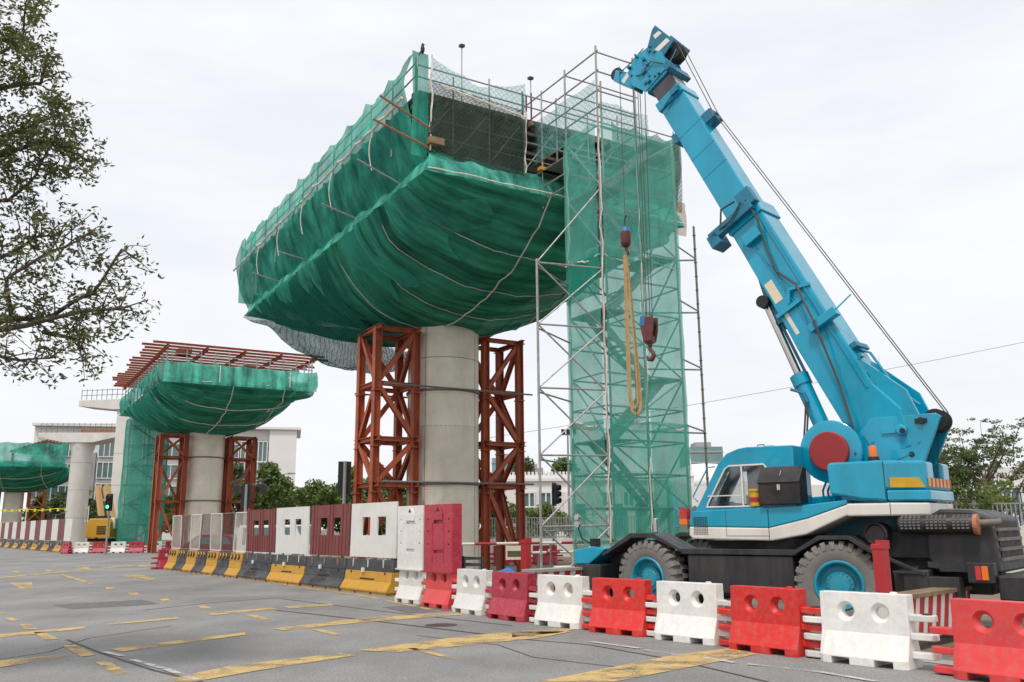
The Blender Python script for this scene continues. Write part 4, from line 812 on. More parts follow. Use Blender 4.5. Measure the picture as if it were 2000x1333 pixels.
def pier_head(c, th, L, W, zr, D, label, detail=True, zt=16.1, zb=13.1, seed=0, pf=2.6):
    """netting hung under and round a box-girder pier head; local x along the road, y across it"""
    t = thing('safety_netting', label, 'netting', (*c, 0), th, 'green netting round the pier heads'); a, b = L / 2, W / 2; FLIP.add(t.name)
    def P(s, u, z): return Vector((s * a, u * b, z))
    def pleat(s, u):
        ed = max(abs(u) ** 3, .25 * abs(s) ** 6)
        v = noise.noise(Vector((s * 8 + seed, u * .7, 1.3))) * .62 + noise.noise(Vector((s * 22 + seed, u * .9, 4.))) * .34 + noise.noise(Vector((s * 45 + seed, u * 1.2, 6.))) * .12 + noise.noise(Vector((s * 2.5, u * 6 + seed, 8.))) * .14
        return v * (.22 + .78 * ed)
    def fb(i, j):
        s = -1 + 2 * i; u = -1 + 2 * j; s = math.copysign(abs(s) ** .8, s); u = math.copysign(abs(u) ** .75, u)
        z = belly_z(s, u, zr, D, pf); f = 1 - .02 * math.sin(j * 40)
        n_ = pleat(s, u); sw = .12 * noise.noise(Vector((s * 3, u * 3, seed)))
        sg = Vector((s * a, u * b, z)); out = Vector((s * .3, u, -.8)).normalized()
        return sg + out * (n_ * 1.0 + sw)
    nn = (220, 70) if detail else (70, 36)
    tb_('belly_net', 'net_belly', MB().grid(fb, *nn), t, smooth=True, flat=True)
    # solid formwork above the belly
    def ff(i, j):
        s = -1 + 2 * i; u = -1 + 2 * j; return Vector((s * a * .95, u * b * .94, belly_z(s, u, zr + .25, D - .25, pf) + .22))
    tb_('formwork', 'formwork', MB().grid(ff, 24, 16), t, flat=True)
    # shoulder: cloth folded up from the belly edge, colour lightened to paint in light passing through
    per = [(-1, u) for u in frange(1, -1, 40)] + [(s, -1) for s in frange(-1, 1, 70)][1:] + [(1, u) for u in frange(-1, 1, 40)][1:] + [(s, 1) for s in frange(1, -1, 70)][1:]
    def sh(i, j):
        k = min(int(round(i * (len(per) - 1))), len(per) - 1); s, u = per[k]
        f = 1.0 - .05 * j; n_ = noise.noise(Vector((k * .35, j * 1.2, seed + 3.))) * .16 + noise.noise(Vector((k * .9, j, seed))) * .07
        out = Vector((s if abs(s) == 1 else 0, u if abs(u) == 1 else 0, 0))
        return P(s, u, zr - .03 + (zb - zr - .05) * j) + out * (n_ * .8 + .10 * math.sin(j * 3.14) - .62 * j)
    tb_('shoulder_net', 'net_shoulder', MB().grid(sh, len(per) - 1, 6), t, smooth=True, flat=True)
    # separate sheets lapped over the left flank
    for k, (s0, s1, u1) in enumerate(((-.93, -.70, -.42), (-.52, -.33, -.55), (-.16, .06, -.38), (.22, .40, -.52), (.55, .78, -.5))):
        def fo(i, j):
            s = s0 + (s1 - s0) * i + .03 * math.sin(j * 5 + k); u = -1 + (u1 + 1) * j * (.82 + .18 * math.sin(i * 7 + k))
            return fb((math.copysign(abs(s) ** 1.25, s) + 1) / 2, (math.copysign(abs(u) ** 1.333, u) + 1) / 2) + Vector((0, -.10 - .08 * noise.noise(Vector((i * 5, j * 2, k))), -.05 - .06 * noise.noise(Vector((i * 9, j, k + 5)))))
        tb_('lapped_sheet', 'net_mid' if k % 2 else 'net_shoulder2', MB().grid(fo, 16, 24), t, smooth=True, flat=True)
    # ropes over the belly
    for u in ((-.12, .55) if detail else (-.1, .6)): rope(t, [fb((math.copysign(abs(s) ** 1.25, s) + 1) / 2, (math.copysign(abs(u) ** 1.333, u) + 1) / 2) + Vector((0, 0, -.06)) + wob((s * 9, u, 3), 1.5, .10) for s in frange(-1, -.1, 26)], .026 if detail else .04)
    for s in ((-.82, -.62, -.42, -.2) if detail else (-.8, -.5)): rope(t, [fb((math.copysign(abs(s) ** 1.25, s) + 1) / 2, (math.copysign(abs(u) ** 1.333, u) + 1) / 2) + Vector((0, 0, -.05)) + wob((s, u * 9, 5), 1.5, .05) for u in frange(-1, .85, 30)], .015 if detail else .035)
    rope(t, [P(-1.005, u, zr + .03) + Vector((-.08, 0, 0)) + wob((u * 8, 2, 2), 1, .06) for u in frange(-1, 1, 24)], .025)
    return t, P
# ---- nearest pier
PC = (-2.8, 35.0)
col1 = thing('bridge_pier', 'round pale concrete column under the largest green netting', 'pier', (*PC, 0), TH, 'viaduct columns')
MB().lathe([(1.43, 0), (1.43, 3.15), (1.42, 3.16), (1.42, 3.18), (1.43, 3.19), (1.43, 5.6), (1.435, 5.61), (1.43, 5.63), (1.43, 6.85), (1.41, 6.87), (1.43, 6.9), (1.43, 8.3), (1.42, 8.31), (1.43, 8.33), (1.43, 10.2)], 56, 'Z').build('shaft', 'concrete', col1, smooth=30)
for z in (3.36, 6.98): MB().lathe([(1.45, z), (1.50, z + .02), (1.50, z + .08), (1.45, z + .10)], 48, 'Z', cap=False).build('tie_band', 'galv_dark', col1)
for k in range(4):
    g_ = .6 + k * 1.571; MB().bar((1.431 * math.cos(g_), 1.431 * math.sin(g_), 0.1), (1.431 * math.cos(g_), 1.431 * math.sin(g_), 9.9), .02, .012, (math.cos(g_), math.sin(g_), 0)).build('form_seam', 'joint_dark', col1)
for z in (5.6, 8.3): MB().lathe([(1.432, z), (1.434, z + .025)], 48, 'Z', cap=False).build('pour_joint', 'joint_dark', col1)
LV = [3.35, 5.05, 7.15, 9.3]
for d_, lb in ((-2.42, 'red steel lattice tower left of the big concrete column'), (2.30, 'red steel lattice tower right of the big concrete column')):
    p = Vector((*PC, 0)) + V * d_; steel_tower((p.x, p.y), TH, 1.62, LV, lb)
for z in (3.42, 7.04):
    t = thing('tie_rod', ('lower' if z < 5 else 'upper') + ' pair of dark tie rods clamping red towers to the big column', 'tie rod', (*PC, z), TH)
    for s_ in (-1.52, 1.52): MB().cyl((s_, -3.3, 0), (s_, 3.2, 0), .035, 8).build('rod', 'galv_dark', t)
PH = (PC[0] + U.x * 1.6, PC[1] + U.y * 1.6)
n1, P1 = pier_head(PH, TH, 21.2, 10.3, 12.35, 2.95, 'huge bulging green netting under the nearest pier head', seed=0, zb=13.4, pf=1.35)
# upper side net with scalloped top, along the left long side
def side_net(par, s0, s1, u, a, b, zt, zb, n, mat, bulge, name='side_net', scal=.35, seed=0, tuck=0.):
    nb = 8
    def f(i, j):
        s = s0 + (s1 - s0) * i; ph = (i * n) % 1.0; top = zt - scal * 4 * ph * (1 - ph) * .8 * (0 if i < .5 / n or i > 1 - .5 / n else (.6 + .5 * noise.noise(Vector((int(i * n) * 3.7, seed, 0)))))
        z = top + (zb - top) * j; out = bulge * math.sin(j * math.pi) * (.6 + .9 * noise.noise(Vector((i * 9, j * 2, seed)))) + .13 * noise.noise(Vector((i * 34, j * 2.2, seed + 2))) + .06 * noise.noise(Vector((i * 80, j * 3, seed + 5))); z += .12 * noise.noise(Vector((i * 14, j * 2, seed + 7))) * j
        return Vector((s * a, (u * b) + (-1 if u < 0 else 1) * (out - tuck * j * j), z))
    return MB().grid(f, n * nb, 14).build(name, mat, par, smooth=True, flat=True)
def front_net(par, sx, u0, u1, b, zt, zb, mat, bulge, name, n=4, scal=.0, seed=0):
    def f(i, j):
        u = u0 + (u1 - u0) * i; ph = (i * n) % 1.0; top = zt(i) if callable(zt) else zt; top -= scal * 4 * ph * (1 - ph)
        bot = zb(i) if callable(zb) else zb; z = top + (bot - top) * j
        return Vector((sx - bulge * math.sin(j * math.pi) * (.6 + .6 * noise.noise(Vector((i * 5, j * 2, seed)))) - .05 * noise.noise(Vector((i * 25, j * 6, seed))), u * b, z))
    return MB().grid(f, n * 8, 12).build(name, mat, par, smooth=True, flat=True)
a1, b1 = 10.85, 5.45
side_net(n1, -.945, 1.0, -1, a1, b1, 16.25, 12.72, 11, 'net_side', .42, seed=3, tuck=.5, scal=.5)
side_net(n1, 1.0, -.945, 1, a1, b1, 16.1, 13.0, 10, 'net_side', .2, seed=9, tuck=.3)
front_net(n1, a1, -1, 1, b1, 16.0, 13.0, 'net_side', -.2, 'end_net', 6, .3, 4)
# the near end: green corner, dark mesh, pale rail mesh
front_net(n1, -10.2, -1.0, -.90, b1, 16.4, 12.9, 'net_side', .12, 'corner_net', 1, 0, 1)
front_net(n1, -10.23, -.90, -.26, b1, lambda i: 15.5 - .15 * i, lambda i: 13.05 - .25 * i + .15 * math.sin(i * 9), 'net_black', .22, 'dark_mesh', 4, 0, 2)
front_net(n1, -10.22, -.88, -.24, b1, lambda i: 16.35 - .45 * math.sin(i * 3.1) ** 2, lambda i: 15.45 - .15 * i, 'net_rail', .06, 'rail_mesh', 3, .12, 5)
front_net(n1, -10.2, .42, 1.0, b1, lambda i: 15.9, lambda i: 13.0, 'net_black', .15, 'dark_mesh', 3, .2, 7)
front_net(n1, -10.24, .90, 1.02, b1, 13.4, 12.1, 'net_orange', .1, 'orange_mesh', 2, 0, 7)
for k, zz in enumerate((14.65,)): rope(n1, [Vector((s * a1, -b1 - .33 - .08 * noise.noise(Vector((s * 20, 0, 0))), zz + .12 * noise.noise(Vector((s * 9, 3, 1))))) for s in frange(-.945, 1, 60)], .045)
for s in (-.72, -.36, -.05, .25, .55): rope(n1, [Vector((s * a1 + .05 * math.sin(q * 3), -b1 - .30 - .1 * math.sin(q * 3.1), 14.65 - 1.45 * q)) for q in frange(0, 1, 8)], .02)
for dx in (0, .07): rope(n1, [Vector((-10.46, u * b1, 15.28 - .55 * (u + .8) + dx * math.sin(u * 60 + dx * 40))) for u in frange(-.84, -.27, 40)], .035)
rope(n1, [Vector((-10.36, -.89 * b1, 16.3 - 3.2 * q)) + wob((q * 6, 1, 1), 1, .08) for q in frange(0, 1, 12)], .03)
rope(n1, [Vector((-10.32, -.255 * b1, 15.3 - 2.2 * q)) + wob((q * 6, 5, 1), 1, .1) for q in frange(0, 1, 12)], .025)
# loose open netting sagging under the far left half
def lo(i, j):
    s = -.15 + 1.15 * i; u = -1.02 + 1.15 * j
    return Vector((s * 10.6, u * 5.15, belly_z(s, max(-1, u), 12.35, 2.95, 1.35) - .12 - 1.35 * math.sin(j * math.pi) ** .7 * math.sin(min(1, i * .85 + .15) * math.pi) ** .6 + .22 * noise.noise(Vector((i * 7, j * 4, 2))) + .1 * noise.noise(Vector((i * 20, j * 9, 2)))))
MB().grid(lo, 60, 24).build('loose_net', 'net_grey', n1, smooth=True, flat=True)
# platform and scaffolding on the pier head
f1 = thing('pier_head_scaffold', 'timber platform and steel scaffold inside the largest green netting', 'scaffold', (*PC, 0), TH); FLIP.add(f1.name)
MB().box(-8.4, 12.2, -5.1, 5.1, 15.1, 15.22).build('deck', 'formwork', f1); MB().box(-8.1, 11.9, -4.7, 4.7, 13.5, 15.0).build('deck_form', 'formwork', f1)
for i in range(24): MB().box(-8.62, -7.6, -5.0 + i * .44 - .045, -5.0 + i * .44 + .045, 14.92, 15.098).build('joist', 'timber', f1)
for i in range(19): MB().box(-8.3 + i * 1.05 - .05, -8.3 + i * 1.05 + .05, -5.3, -4.4, 14.9, 15.098).build('joist', 'timber', f1)
for i in range(12):
    s = -8.6 + i * 1.9
    MB().cyl((s, -5.28, 13.6), (s, -5.28, 16.25), .028, 6).build('standard', 'galv', f1)
    MB().cyl((s, -4.9, 12.7), (s, -6.15 - random.uniform(0, .35), 12.95 + random.uniform(-.1, .3)), .03, 6).build('putlog', 'galv', f1) if i in (1, 3, 6, 8) else None
for z in (16.1, 15.65, 14.3): MB().cyl((-8.55, -5.25, z), (12.3, -5.25, z), .026, 6).build('guard_rail', 'galv', f1)
for i in range(9):
    u = -5.3 + i * 1.32
    MB().cyl((-8.55, u, 13.2), (-8.55, u, 16.2 - (.3 if i % 2 else 0)), .028, 6).build('standard', 'galv', f1)
for z in (16.0, 15.6, 14.3, 13.7): MB().cyl((-8.52, -5.3, z), (-8.52, 5.3, z), .026, 6).build('guard_rail', 'galv', f1)
for i in range(6): MB().cyl((-8.5, -5.2 + i * 1.3, 13.3), (-8.5, -4.0 + i * 1.3, 14.9), .024, 6).build('brace', 'galv', f1)
MB().box(-8.95, -8.75, -.95, 1.1, 13.25, 13.36).build('toe_board', 'crane_yellow', f1)
for z in (13.9, 14.25, 14.6): MB().box(-8.5, -8.1, -2.2, 2.5, z, z + .1).build('waler', 'formwork', f1)
for u in (-4.9, -4.7): MB().cyl((-8.7, u, 13.2 + (u + 4.9) * 3), (-9.1, u - 2.0, 13.5 + (u + 4.9) * 4), .035, 6).build('protruding_pole', 'rust_strap', f1)
MB().box(-8.9, -8.65, -4.95, -4.45, 13.3, 13.52).build('timber_block', 'timber', f1)
for u, z in ((-1.35, 16.1), (-1.2, 16.0), (-1.0, 16.15)): MB().cyl((-8.5, u, 14.8), (-8.5, u, z), .03, 6).build('rebar', 'hook_red', f1)
for u, s in ((-3.55, -8.3), (-.95, -8.4)):
    t = thing('floodlight', ('left' if u < -2 else 'right') + ' small floodlight on a pole above the pier head', 'floodlight', (PC[0] + U.x * s + V.x * u, PC[1] + U.y * s + V.y * u, 15.2), TH)
    MB().cyl((0, 0, 0), (0, 0, 2.0 if u < -2 else 1.5), .02, 6).build('pole', 'galv', t); z = 2.0 if u < -2 else 1.5
    MB().prism([(-.09, z), (.09, z + .04), (.09, z + .13), (-.09, z + .09)], -.07, .07).build('lamp_head', 'signal_black', t)
bt = thing('bird', 'small dark bird perched on the netting top corner', 'bird', (PC[0] - U.x * 8.6 - V.x * 5.1, PC[1] - U.y * 8.6 - V.y * 5.1, 16.36), R(20))
MB().lathe([(.01, 0), (.03, .02), (.065, .12), (.07, .2), (.045, .29), (.045, .33), (.03, .37), (.005, .38)], 10, 'Z').tube([(.02, 0, .34), (.09, 0, .35)], [.018, .004], 6).tube([(-.03, 0, .12), (-.12, 0, -.06)], [.04, .02], 6).build('body', 'bird', bt, smooth=True)

# ---------------------------------------------------------------- access scaffold tower with stairs
T0 = Vector((2.66, 24.5, 0))
st = thing('scaffold_tower', 'tall access scaffold with stairs wrapped in pale green netting', 'scaffold', T0, TH)   # local x along U (back), y along -V ... use explicit axes
def S(u_, v_, z): # u along U (away), v along V (right)
    p = Vector((u_ , -v_, z)); return p
GA, GB_ = 1.7, 2.9; TOP = 13.7
for u_ in (0, GA):
    for v_ in (0, 1.45, GB_): MB().cyl(S(u_, v_, 0), S(u_, v_, TOP + (2.6 if v_ < 2 or u_ > 0 else .1)), .034, 8).build('standard', 'galv', st)
nl = 15
for k in range(nl):
    z = .35 + k * .95
    for u_ in (0, GA): MB().cyl(S(u_, 0, z), S(u_, GB_, z), .026, 6).build('ledger', 'galv', st)
    for v_ in (0, 1.45, GB_): MB().cyl(S(0, v_, z), S(GA, v_, z), .026, 6).build('transom', 'galv', st)
for k in range(7):
    z = .35 + k * 1.9
    MB().cyl(S(0, 0, z), S(0, GB_, z + 1.9), .026, 6).build('brace', 'galv', st) if k % 2 == 0 else MB().cyl(S(0, GB_, z), S(0, 0, z + 1.9), .026, 6).build('brace', 'galv', st)
    MB().cyl(S(0, 0, z), S(GA, 0, z + 1.9), .026, 6).build('brace', 'galv', st); MB().cyl(S(GA, GB_, z), S(0, GB_, z + 1.9), .026, 6).build('brace', 'galv', st)
    MB().cyl(S(GA, 0, z + 1.9), S(GA, GB_, z), .026, 6).build('brace', 'galv', st)
    # stair flight and landing
    v0, v1 = (.45, 2.45) if k % 2 == 0 else (2.45, .45)
    fl = MB()
    for u_ in (.35, .85) if k % 2 == 0 else (.9, 1.4): fl.bar(S(u_, v0, z), S(u_, v1, z + 1.9), .04, .2)
    for q in range(8):
        f = (q + .5) / 8; uu = (.35, .85) if k % 2 == 0 else (.9, 1.4); vv = v0 + (v1 - v0) * f; fl.box(uu[0], uu[1], -vv - .11, -vv + .11, z + 1.9 * f, z + 1.9 * f + .03)
    fl.build('stair_flight', 'galv', st)
    ve = (2.0, 2.85) if k % 2 == 0 else (.05, .9)
    MB().box(.1, 1.6, -ve[1], -ve[0], z + 1.86, z + 1.9).build('landing', 'galv_dark', st)
# top guard rails
for z in (TOP + .55, TOP + 1.1, TOP + 1.75, TOP + 2.4):
    MB().cyl(S(-.1, 0, z), S(GA + 3.0, 0, z), .026, 6).build('guard_rail', 'galv', st); MB().cyl(S(GA, 0, z), S(GA, GB_ + .1, z), .026, 6).build('guard_rail', 'galv', st); MB().cyl(S(0, 0, z), S(0, 1.5, z), .026, 6).build('guard_rail', 'galv', st)
for u_ in (GA + 1.4, GA + 3.0): MB().cyl(S(u_, 0, 12.0), S(u_, 0, TOP + 2.5), .03, 6).build('standard', 'galv', st)
for z in (12.3, 12.75, 13.3, 13.7): MB().cyl(S(GA, 0, z), S(GA + 3.2, 0, z), .026, 6).build('walkway_tube', 'galv', st)
MB().box(GA, GA + 3.2, -1.2, .05, 13.25, 13.31).build('walkway', 'galv_dark', st)
# outer bays left and right
SP = Vector((2.66, 24.5, 0))
lv = [9.1, 7.3, 5.5, 3.65, 1.75]
for v_ in (-2.05,):
    MB().cyl(S(.35, v_, 0), S(.35, v_, 9.2), .036, 8).build('standard', 'galv', st)
    for z in lv:
        MB().cyl(S(.35, v_, z), S(0, 0, z + .03), .026, 6).build('ledger', 'galv', st); MB().cyl(S(.35, v_, z - .12), S(GA, 0, z - .1), .026, 6).build('ledger', 'galv', st)
    for i in range(5):
        z = (lv + [0.0])[i]; z2 = (lv + [0.0])[i + 1]
        MB().cyl(S(.35, v_, z), S(0, 0, z2), .024, 6).build('brace', 'galv', st); MB().cyl(S(.35, v_, z2), S(0, 0, z), .024, 6).build('brace', 'galv', st)
    MB().cyl(S(.35, v_, 9.1), S(0, 0, 11.6), .024, 6).build('brace', 'galv', st)
for v_ in (4.15,):
    MB().cyl(S(.5, v_, 0), S(.5, v_, 11.3), .036, 8).build('standard', 'galv_dark', st)
    for q in range(24): MB().lathe([(.05, .4 + q * .46), (.065, .41 + q * .46), (.05, .42 + q * .46)], 8, 'Z', tuple(S(.5, v_, 0))).build('rosette', 'galv_dark', st)
    for z in (10.2, 8.45, 6.6, 4.6):
        MB().cyl(S(.5, v_, z), S(0, GB_, z + .1), .028, 6).build('ledger', 'galv', st); MB().cyl(S(.5, v_, z - .05), S(GA, GB_, z + .05), .028, 6).build('ledger', 'galv', st)
# netting on the tower
tn = thing('scaffold_netting', 'pale green see-through netting tied round the access scaffold', 'netting', T0, TH)
def tower_sheet(p0, p1, z0, z1, mat, off, seed, ragged=.0, name='net_panel'):
    p0 = Vector(p0); p1 = Vector(p1); e = (p1 - p0).normalized(); n_ = Vector((e.y, -e.x, 0))
    def f(i, j):
        z = z1 + (z0 - z1) * j; rg = ragged * (noise.noise(Vector((i * 6, seed, 1))) + .3) if j == 1 else 0
        return p0 + (p1 - p0) * i + n_ * (off + .05 + .14 * noise.noise(Vector((i * 4, z * .8, seed))) * math.sin(i * math.pi) ** .4 + .05 * noise.noise(Vector((i * 15, z * 1.2, seed)))) + Vector((0, 0, z + rg))
    return MB().grid(f, 14, max(6, int((z1 - z0) * 5))).build(name, mat, tn, smooth=True, flat=True)
A0, A1, A2, A3 = (0, 0, 0), (GA, 0, 0), (0, -GB_, 0), (GA, -GB_, 0); AM = (0, -1.45, 0)
for i, (z0, z1, mt) in enumerate(((9.55, 13.75, 'net_light'), (8.35, 9.65, 'net_dense'), (4.6, 8.45, 'net_light'), (2.05, 4.7, 'net_mid'), (1.15, 2.1, 'net_light'))):
    tower_sheet(A1, A0, z0, z1, mt, .07, i, .3 if i == 4 else 0)
for i, (z0, z1, mt) in enumerate(((9.5, 13.7, 'net_light'), (4.6, 9.55, 'net_light'), (1.1, 4.7, 'net_mid'))):
    tower_sheet(A0, AM, z0, z1, mt, .07, i + 10, .3 if i == 2 else 0); tower_sheet(AM, A2, z0, z1, mt if i != 1 else 'net_light', .07, i + 20, .3 if i == 2 else 0)
for i, (z0, z1, mt) in enumerate(((4.6, 13.3, 'net_light'), (1.1, 4.7, 'net_mid'))): tower_sheet(A2, A3, z0, z1, mt, .07, i + 30); tower_sheet(A3, A1, z0, z1, 'net_light', .07, i + 40)
tower_sheet((GA + 2.6, 0, 0), (-.05, 0, 0), 13.6, 15.1, 'net_rail', .06, 51, 0, 'top_net'); tower_sheet((0, 0, 0), (0, -1.9, 0), 13.7, 14.4, 'net_rail', .05, 52, 0, 'top_net')
for p, z0, z1 in ((A0, 1.3, 13.6), (AM, 1.3, 13.2), (A1, 1.4, 12.9)):
    rope(tn, [Vector(p) + Vector((-.1, .06, z1 + (z0 - z1) * q)) + wob((q * 20, p[1], 7), 1, .07) for q in frange(0, 1, 50)], .02)
for z, n_ in ((9.55, 1), (4.62, 1)):
    rope(tn, [Vector((-.09, -GB_ * q, z - .25 * math.sin(q * 9) * .4)) + wob((q * 9, z, 2), 1, .08) for q in frange(0, 1, 24)], .02); rope(tn, [Vector((GA * q, .12, z - .1 * math.sin(q * 6))) + wob((q * 9, z, 3), 1, .06) for q in frange(0, 1, 12)], .028)

# ---------------------------------------------------------------- second pier with red beam grid
C2 = Vector((-25.46, 72.72, 0))
c2 = thing('bridge_pier', 'round concrete column of the second netted pier', 'pier', C2, TH, 'viaduct columns')
MB().lathe([(1.42, 0), (1.42, 4.0), (1.40, 4.02), (1.42, 4.05), (1.42, 7.4), (1.40, 7.42), (1.42, 7.45), (1.42, 10.2)], 40, 'Z').build('shaft', 'concrete', c2, smooth=30)
for z in (4.0, 7.5): MB().lathe([(1.45, z), (1.5, z + .02), (1.5, z + .09), (1.45, z + .11)], 40, 'Z', cap=False).build('tie_band', 'galv_dark', c2)
for d_, lb in ((-2.75, 'red lattice tower left of the second pier column'), (2.75, 'red lattice tower right of the second pier column')):
    p = C2 + V * d_; steel_tower((p.x, p.y), TH, 1.9, [4.0, 7.5, 9.3], lb, mark=False, post=.36)
n2, P2_ = pier_head((C2.x, C2.y), TH, 21.5, 10.8, 12.2, 2.75, 'green netting bowl under the pier with red beams on top', False, seed=5, zb=12.9)
side_net(n2, -1, 1, -1, 10.9, 5.6, 13.6, 12.2, 14, 'net_side', .15, seed=1); side_net(n2, 1, -1, 1, 10.9, 5.6, 13.4, 12.2, 14, 'net_mid', .15, seed=2)
front_net(n2, -10.9, -1, 1, 5.6, 13.55, 12.0, 'net_shoulder', .1, 'front_net', 6, .12, 3)
front_net(n2, 10.9, -1, 1, 5.6, 13.5, 12.1, 'net_mid', -.1, 'end_net', 6, .12, 4)
for u in (-.3, .62): rope(n2, [Vector((-11.05, u * 5.6, 13.4 - 1.2 * q)) for q in frange(0, 1, 6)], .04)
f2 = thing('beam_platform', 'rust red steel beam grid on props above the second pier', 'beam grid', C2, TH); FLIP.add(f2.name)
for i in range(20): MB().ibeam((-11.2 + i * 1.16, -6.6 + random.uniform(-.4, .3), 14.72), (-11.2 + i * 1.16, 6.2 + random.uniform(-.3, .6), 14.72), .15).build('cross_beam', 'rust_red', f2)
for u in (-5.4, -2.7, 0, 2.7, 5.4): MB().ibeam((-11.4, u, 14.53), (11.2, u, 14.53), .2).build('long_beam', 'rust_red', f2)
for i in range(12):
    for u in (-5.3, 5.3): MB().cyl((-10.5 + i * 1.9, u, 12.3), (-10.5 + i * 1.9, u, 14.42), .04, 5).build('prop', 'galv', f2)
for i in range(11): MB().cyl((-10.7, -5.0 + i * 1.0, 12.3), (-10.7, -5.0 + i * 1.0, 14.42), .04, 5).build('prop', 'galv', f2)
for z in (13.7, 14.1): MB().cyl((-10.7, -5.3, z), (-10.7, 5.3, z), .035, 5).cyl((-10.7, -5.3, z), (10.7, -5.3, z), .035, 5).build('prop_tie', 'galv', f2)
MB().box(-8, 8, -4.2, 4.2, 12.4, 13.9).build('form', 'formwork', f2)
for s, u in ((-6.5, -3.5), (-2, 2.6)): MB().box(s - .6, s + .6, u - .5, u + .5, 14.81, 15.2).build('bundle', 'formwork', f2)
# stair scaffold behind it
s2 = thing('stair_scaffold', 'green netted stair scaffold between the rectangular column and second pier', 'scaffold', C2 + U * 9 - V * 3.4, TH)
for x in (-1.3, 1.3):
    for y in (-1.6, 0, 1.6): MB().cyl((x, y, 0), (x, y, 11.2), .05, 5).build('standard', 'galv', s2)
for k in range(7):
    z = .6 + k * 1.7
    for x in (-1.3, 1.3): MB().cyl((x, -1.6, z), (x, 1.6, z), .045, 5).build('ledger', 'galv', s2)
    for y in (-1.6, 1.6): MB().cyl((-1.3, y, z), (1.3, y, z), .045, 5).build('transom', 'galv', s2)
    if k < 6: MB().bar((-1.2, -1.3 if k % 2 else 1.3, z), (-1.2, 1.3 if k % 2 else -1.3, z + 1.7), .3, .08).build('stair_flight', 'galv_dark', s2)
def sq(i, j):
    q = [(-1.4, 1.7), (-1.4, -1.7), (1.4, -1.7), (1.4, 1.7), (-1.4, 1.7)]; k = min(int(i * 4), 3); f = i * 4 - k
    return Vector((q[k][0] + (q[k + 1][0] - q[k][0]) * f, q[k][1] + (q[k + 1][1] - q[k][1]) * f, 11.3 * (1 - j) + .3)) + wob((i * 8, j * 9, 1), 1, .12)
MB().grid(sq, 24, 20).build('net', 'net_mid', s2, smooth=True, flat=True)
# ---- bare piers further on
def bare_pier(c, rz, colf, capf, label):
    t = thing('bridge_pier', label, 'pier', (*c, 0), rz, 'viaduct columns'); colf(t); capf(t); return t
def c3(t):
    MB().box(-.95, .95, -.95, .95, 0, 13.4).build('shaft', 'concrete_grey', t, bevel=.12)
    for z in (3, 6, 9): MB().box(-.955, .955, -.955, .955, z, z + .03).build('pour_joint', 'joint_dark', t)
def k3(t):
    MB().prism([(-5.0, 13.75), (-5.0, 14.35), (4.5, 14.35), (4.5, 13.75), (1.2, 13.3), (-1.2, 13.3)], -1.2, 1.2).build('pier_cap', 'concrete_grey', t, bevel=.05)
    for i in range(9): MB().cyl((-4.8 + i * .55, -1.1, 14.35), (-4.8 + i * .55, -1.1, 15.4), .03, 5).build('rail_post', 'galv_dark', t)
    for z in (14.8, 15.3): MB().cyl((-4.8, -1.1, z), (0, -1.1, z), .03, 5).build('guard_rail', 'galv_dark', t)
bare_pier((-37.6, 85.5), R(-10), c3, k3, 'square grey concrete column with flat cap behind the second netted pier')
def c4(t):
    MB().lathe([(1.15, 0), (1.15, 10.8), (1.35, 11.3), (1.4, 11.9)], 32, 'Z').build('shaft', 'concrete_grey', t, smooth=30)
    for z in (3.2, 6.4, 9.6): MB().lathe([(1.155, z), (1.155, z + .04)], 32, 'Z', cap=False).build('pour_joint', 'joint_dark', t)
def k4(t):
    MB().prism([(-4.6, 12.5), (-4.6, 13.05), (4.8, 13.05), (4.8, 12.6), (1.6, 11.9), (-1.6, 11.9)], -1.5, 1.5).build('pier_cap', 'concrete_grey', t, bevel=.05)
    for i in range(15): MB().cyl((-4.4 + i * .62, -1.3, 13.05), (-4.4 + i * .62, -1.3, 14.2), .03, 5).build('rail_post', 'galv_dark', t)
    for z in (13.6, 14.1): MB().cyl((-4.4, -1.3, z), (4.4, -1.3, z), .03, 5).build('guard_rail', 'galv_dark', t)
    MB().box(0, 4.6, -.9, .9, 13.06, 13.5).build('rebar_stack', 'rust_strap', t)
bare_pier((-51.2, 104), R(4), c4, k4, 'round grey column with wide flat cap and railings')
C5 = Vector((-78.5, 139, 0)); T5 = R(112)
c5 = thing('bridge_pier', 'tan concrete column of the far netted pier at left edge', 'pier', C5, T5, 'viaduct columns'); MB().lathe([(1.4, 0), (1.4, 8.2)], 32, 'Z').build('shaft', 'orange_tan' if False else 'concrete', c5, smooth=30)
MB().lathe([(1.45, 4.9), (1.45, 5.0)], 32, 'Z', cap=False).build('tie_band', 'galv_dark', c5)
for d_, lb in ((-3.2, 'rusty orange lattice tower left of the far column'), (3.2, 'rusty orange lattice tower right of the far column')):
    p = C5 + Vector((math.sin(T5), -math.cos(T5), 0)) * d_; steel_tower((p.x, p.y), T5, 2.2, [3.0, 5.5, 8.0], lb, mat='rust_orange', mark=False)
n5, _ = pier_head((C5.x, C5.y), T5, 24, 15.5, 11.2, 3.4, 'far green netting bowl at the left edge', False, seed=9, zb=12.0)
side_net(n5, -1, 1, -1, 12.2, 7.9, 14.6, 11.2, 12, 'net_side', .2, seed=1); front_net(n5, -12.2, -1, 1, 7.9, 14.6, 11.0, 'net_side', .15, 'front_net', 6, .15, 3)
f5 = thing('roof_truss', 'dark brown slanted roof frame behind the far netting', 'frame', (-84.5, 153, 0), 0)
for i in range(6): MB().ibeam((-3.4, i * 1.2, 15.4), (3.0, i * 1.2, 17.3), .3).build('rafter', 'rust_strap', f5)
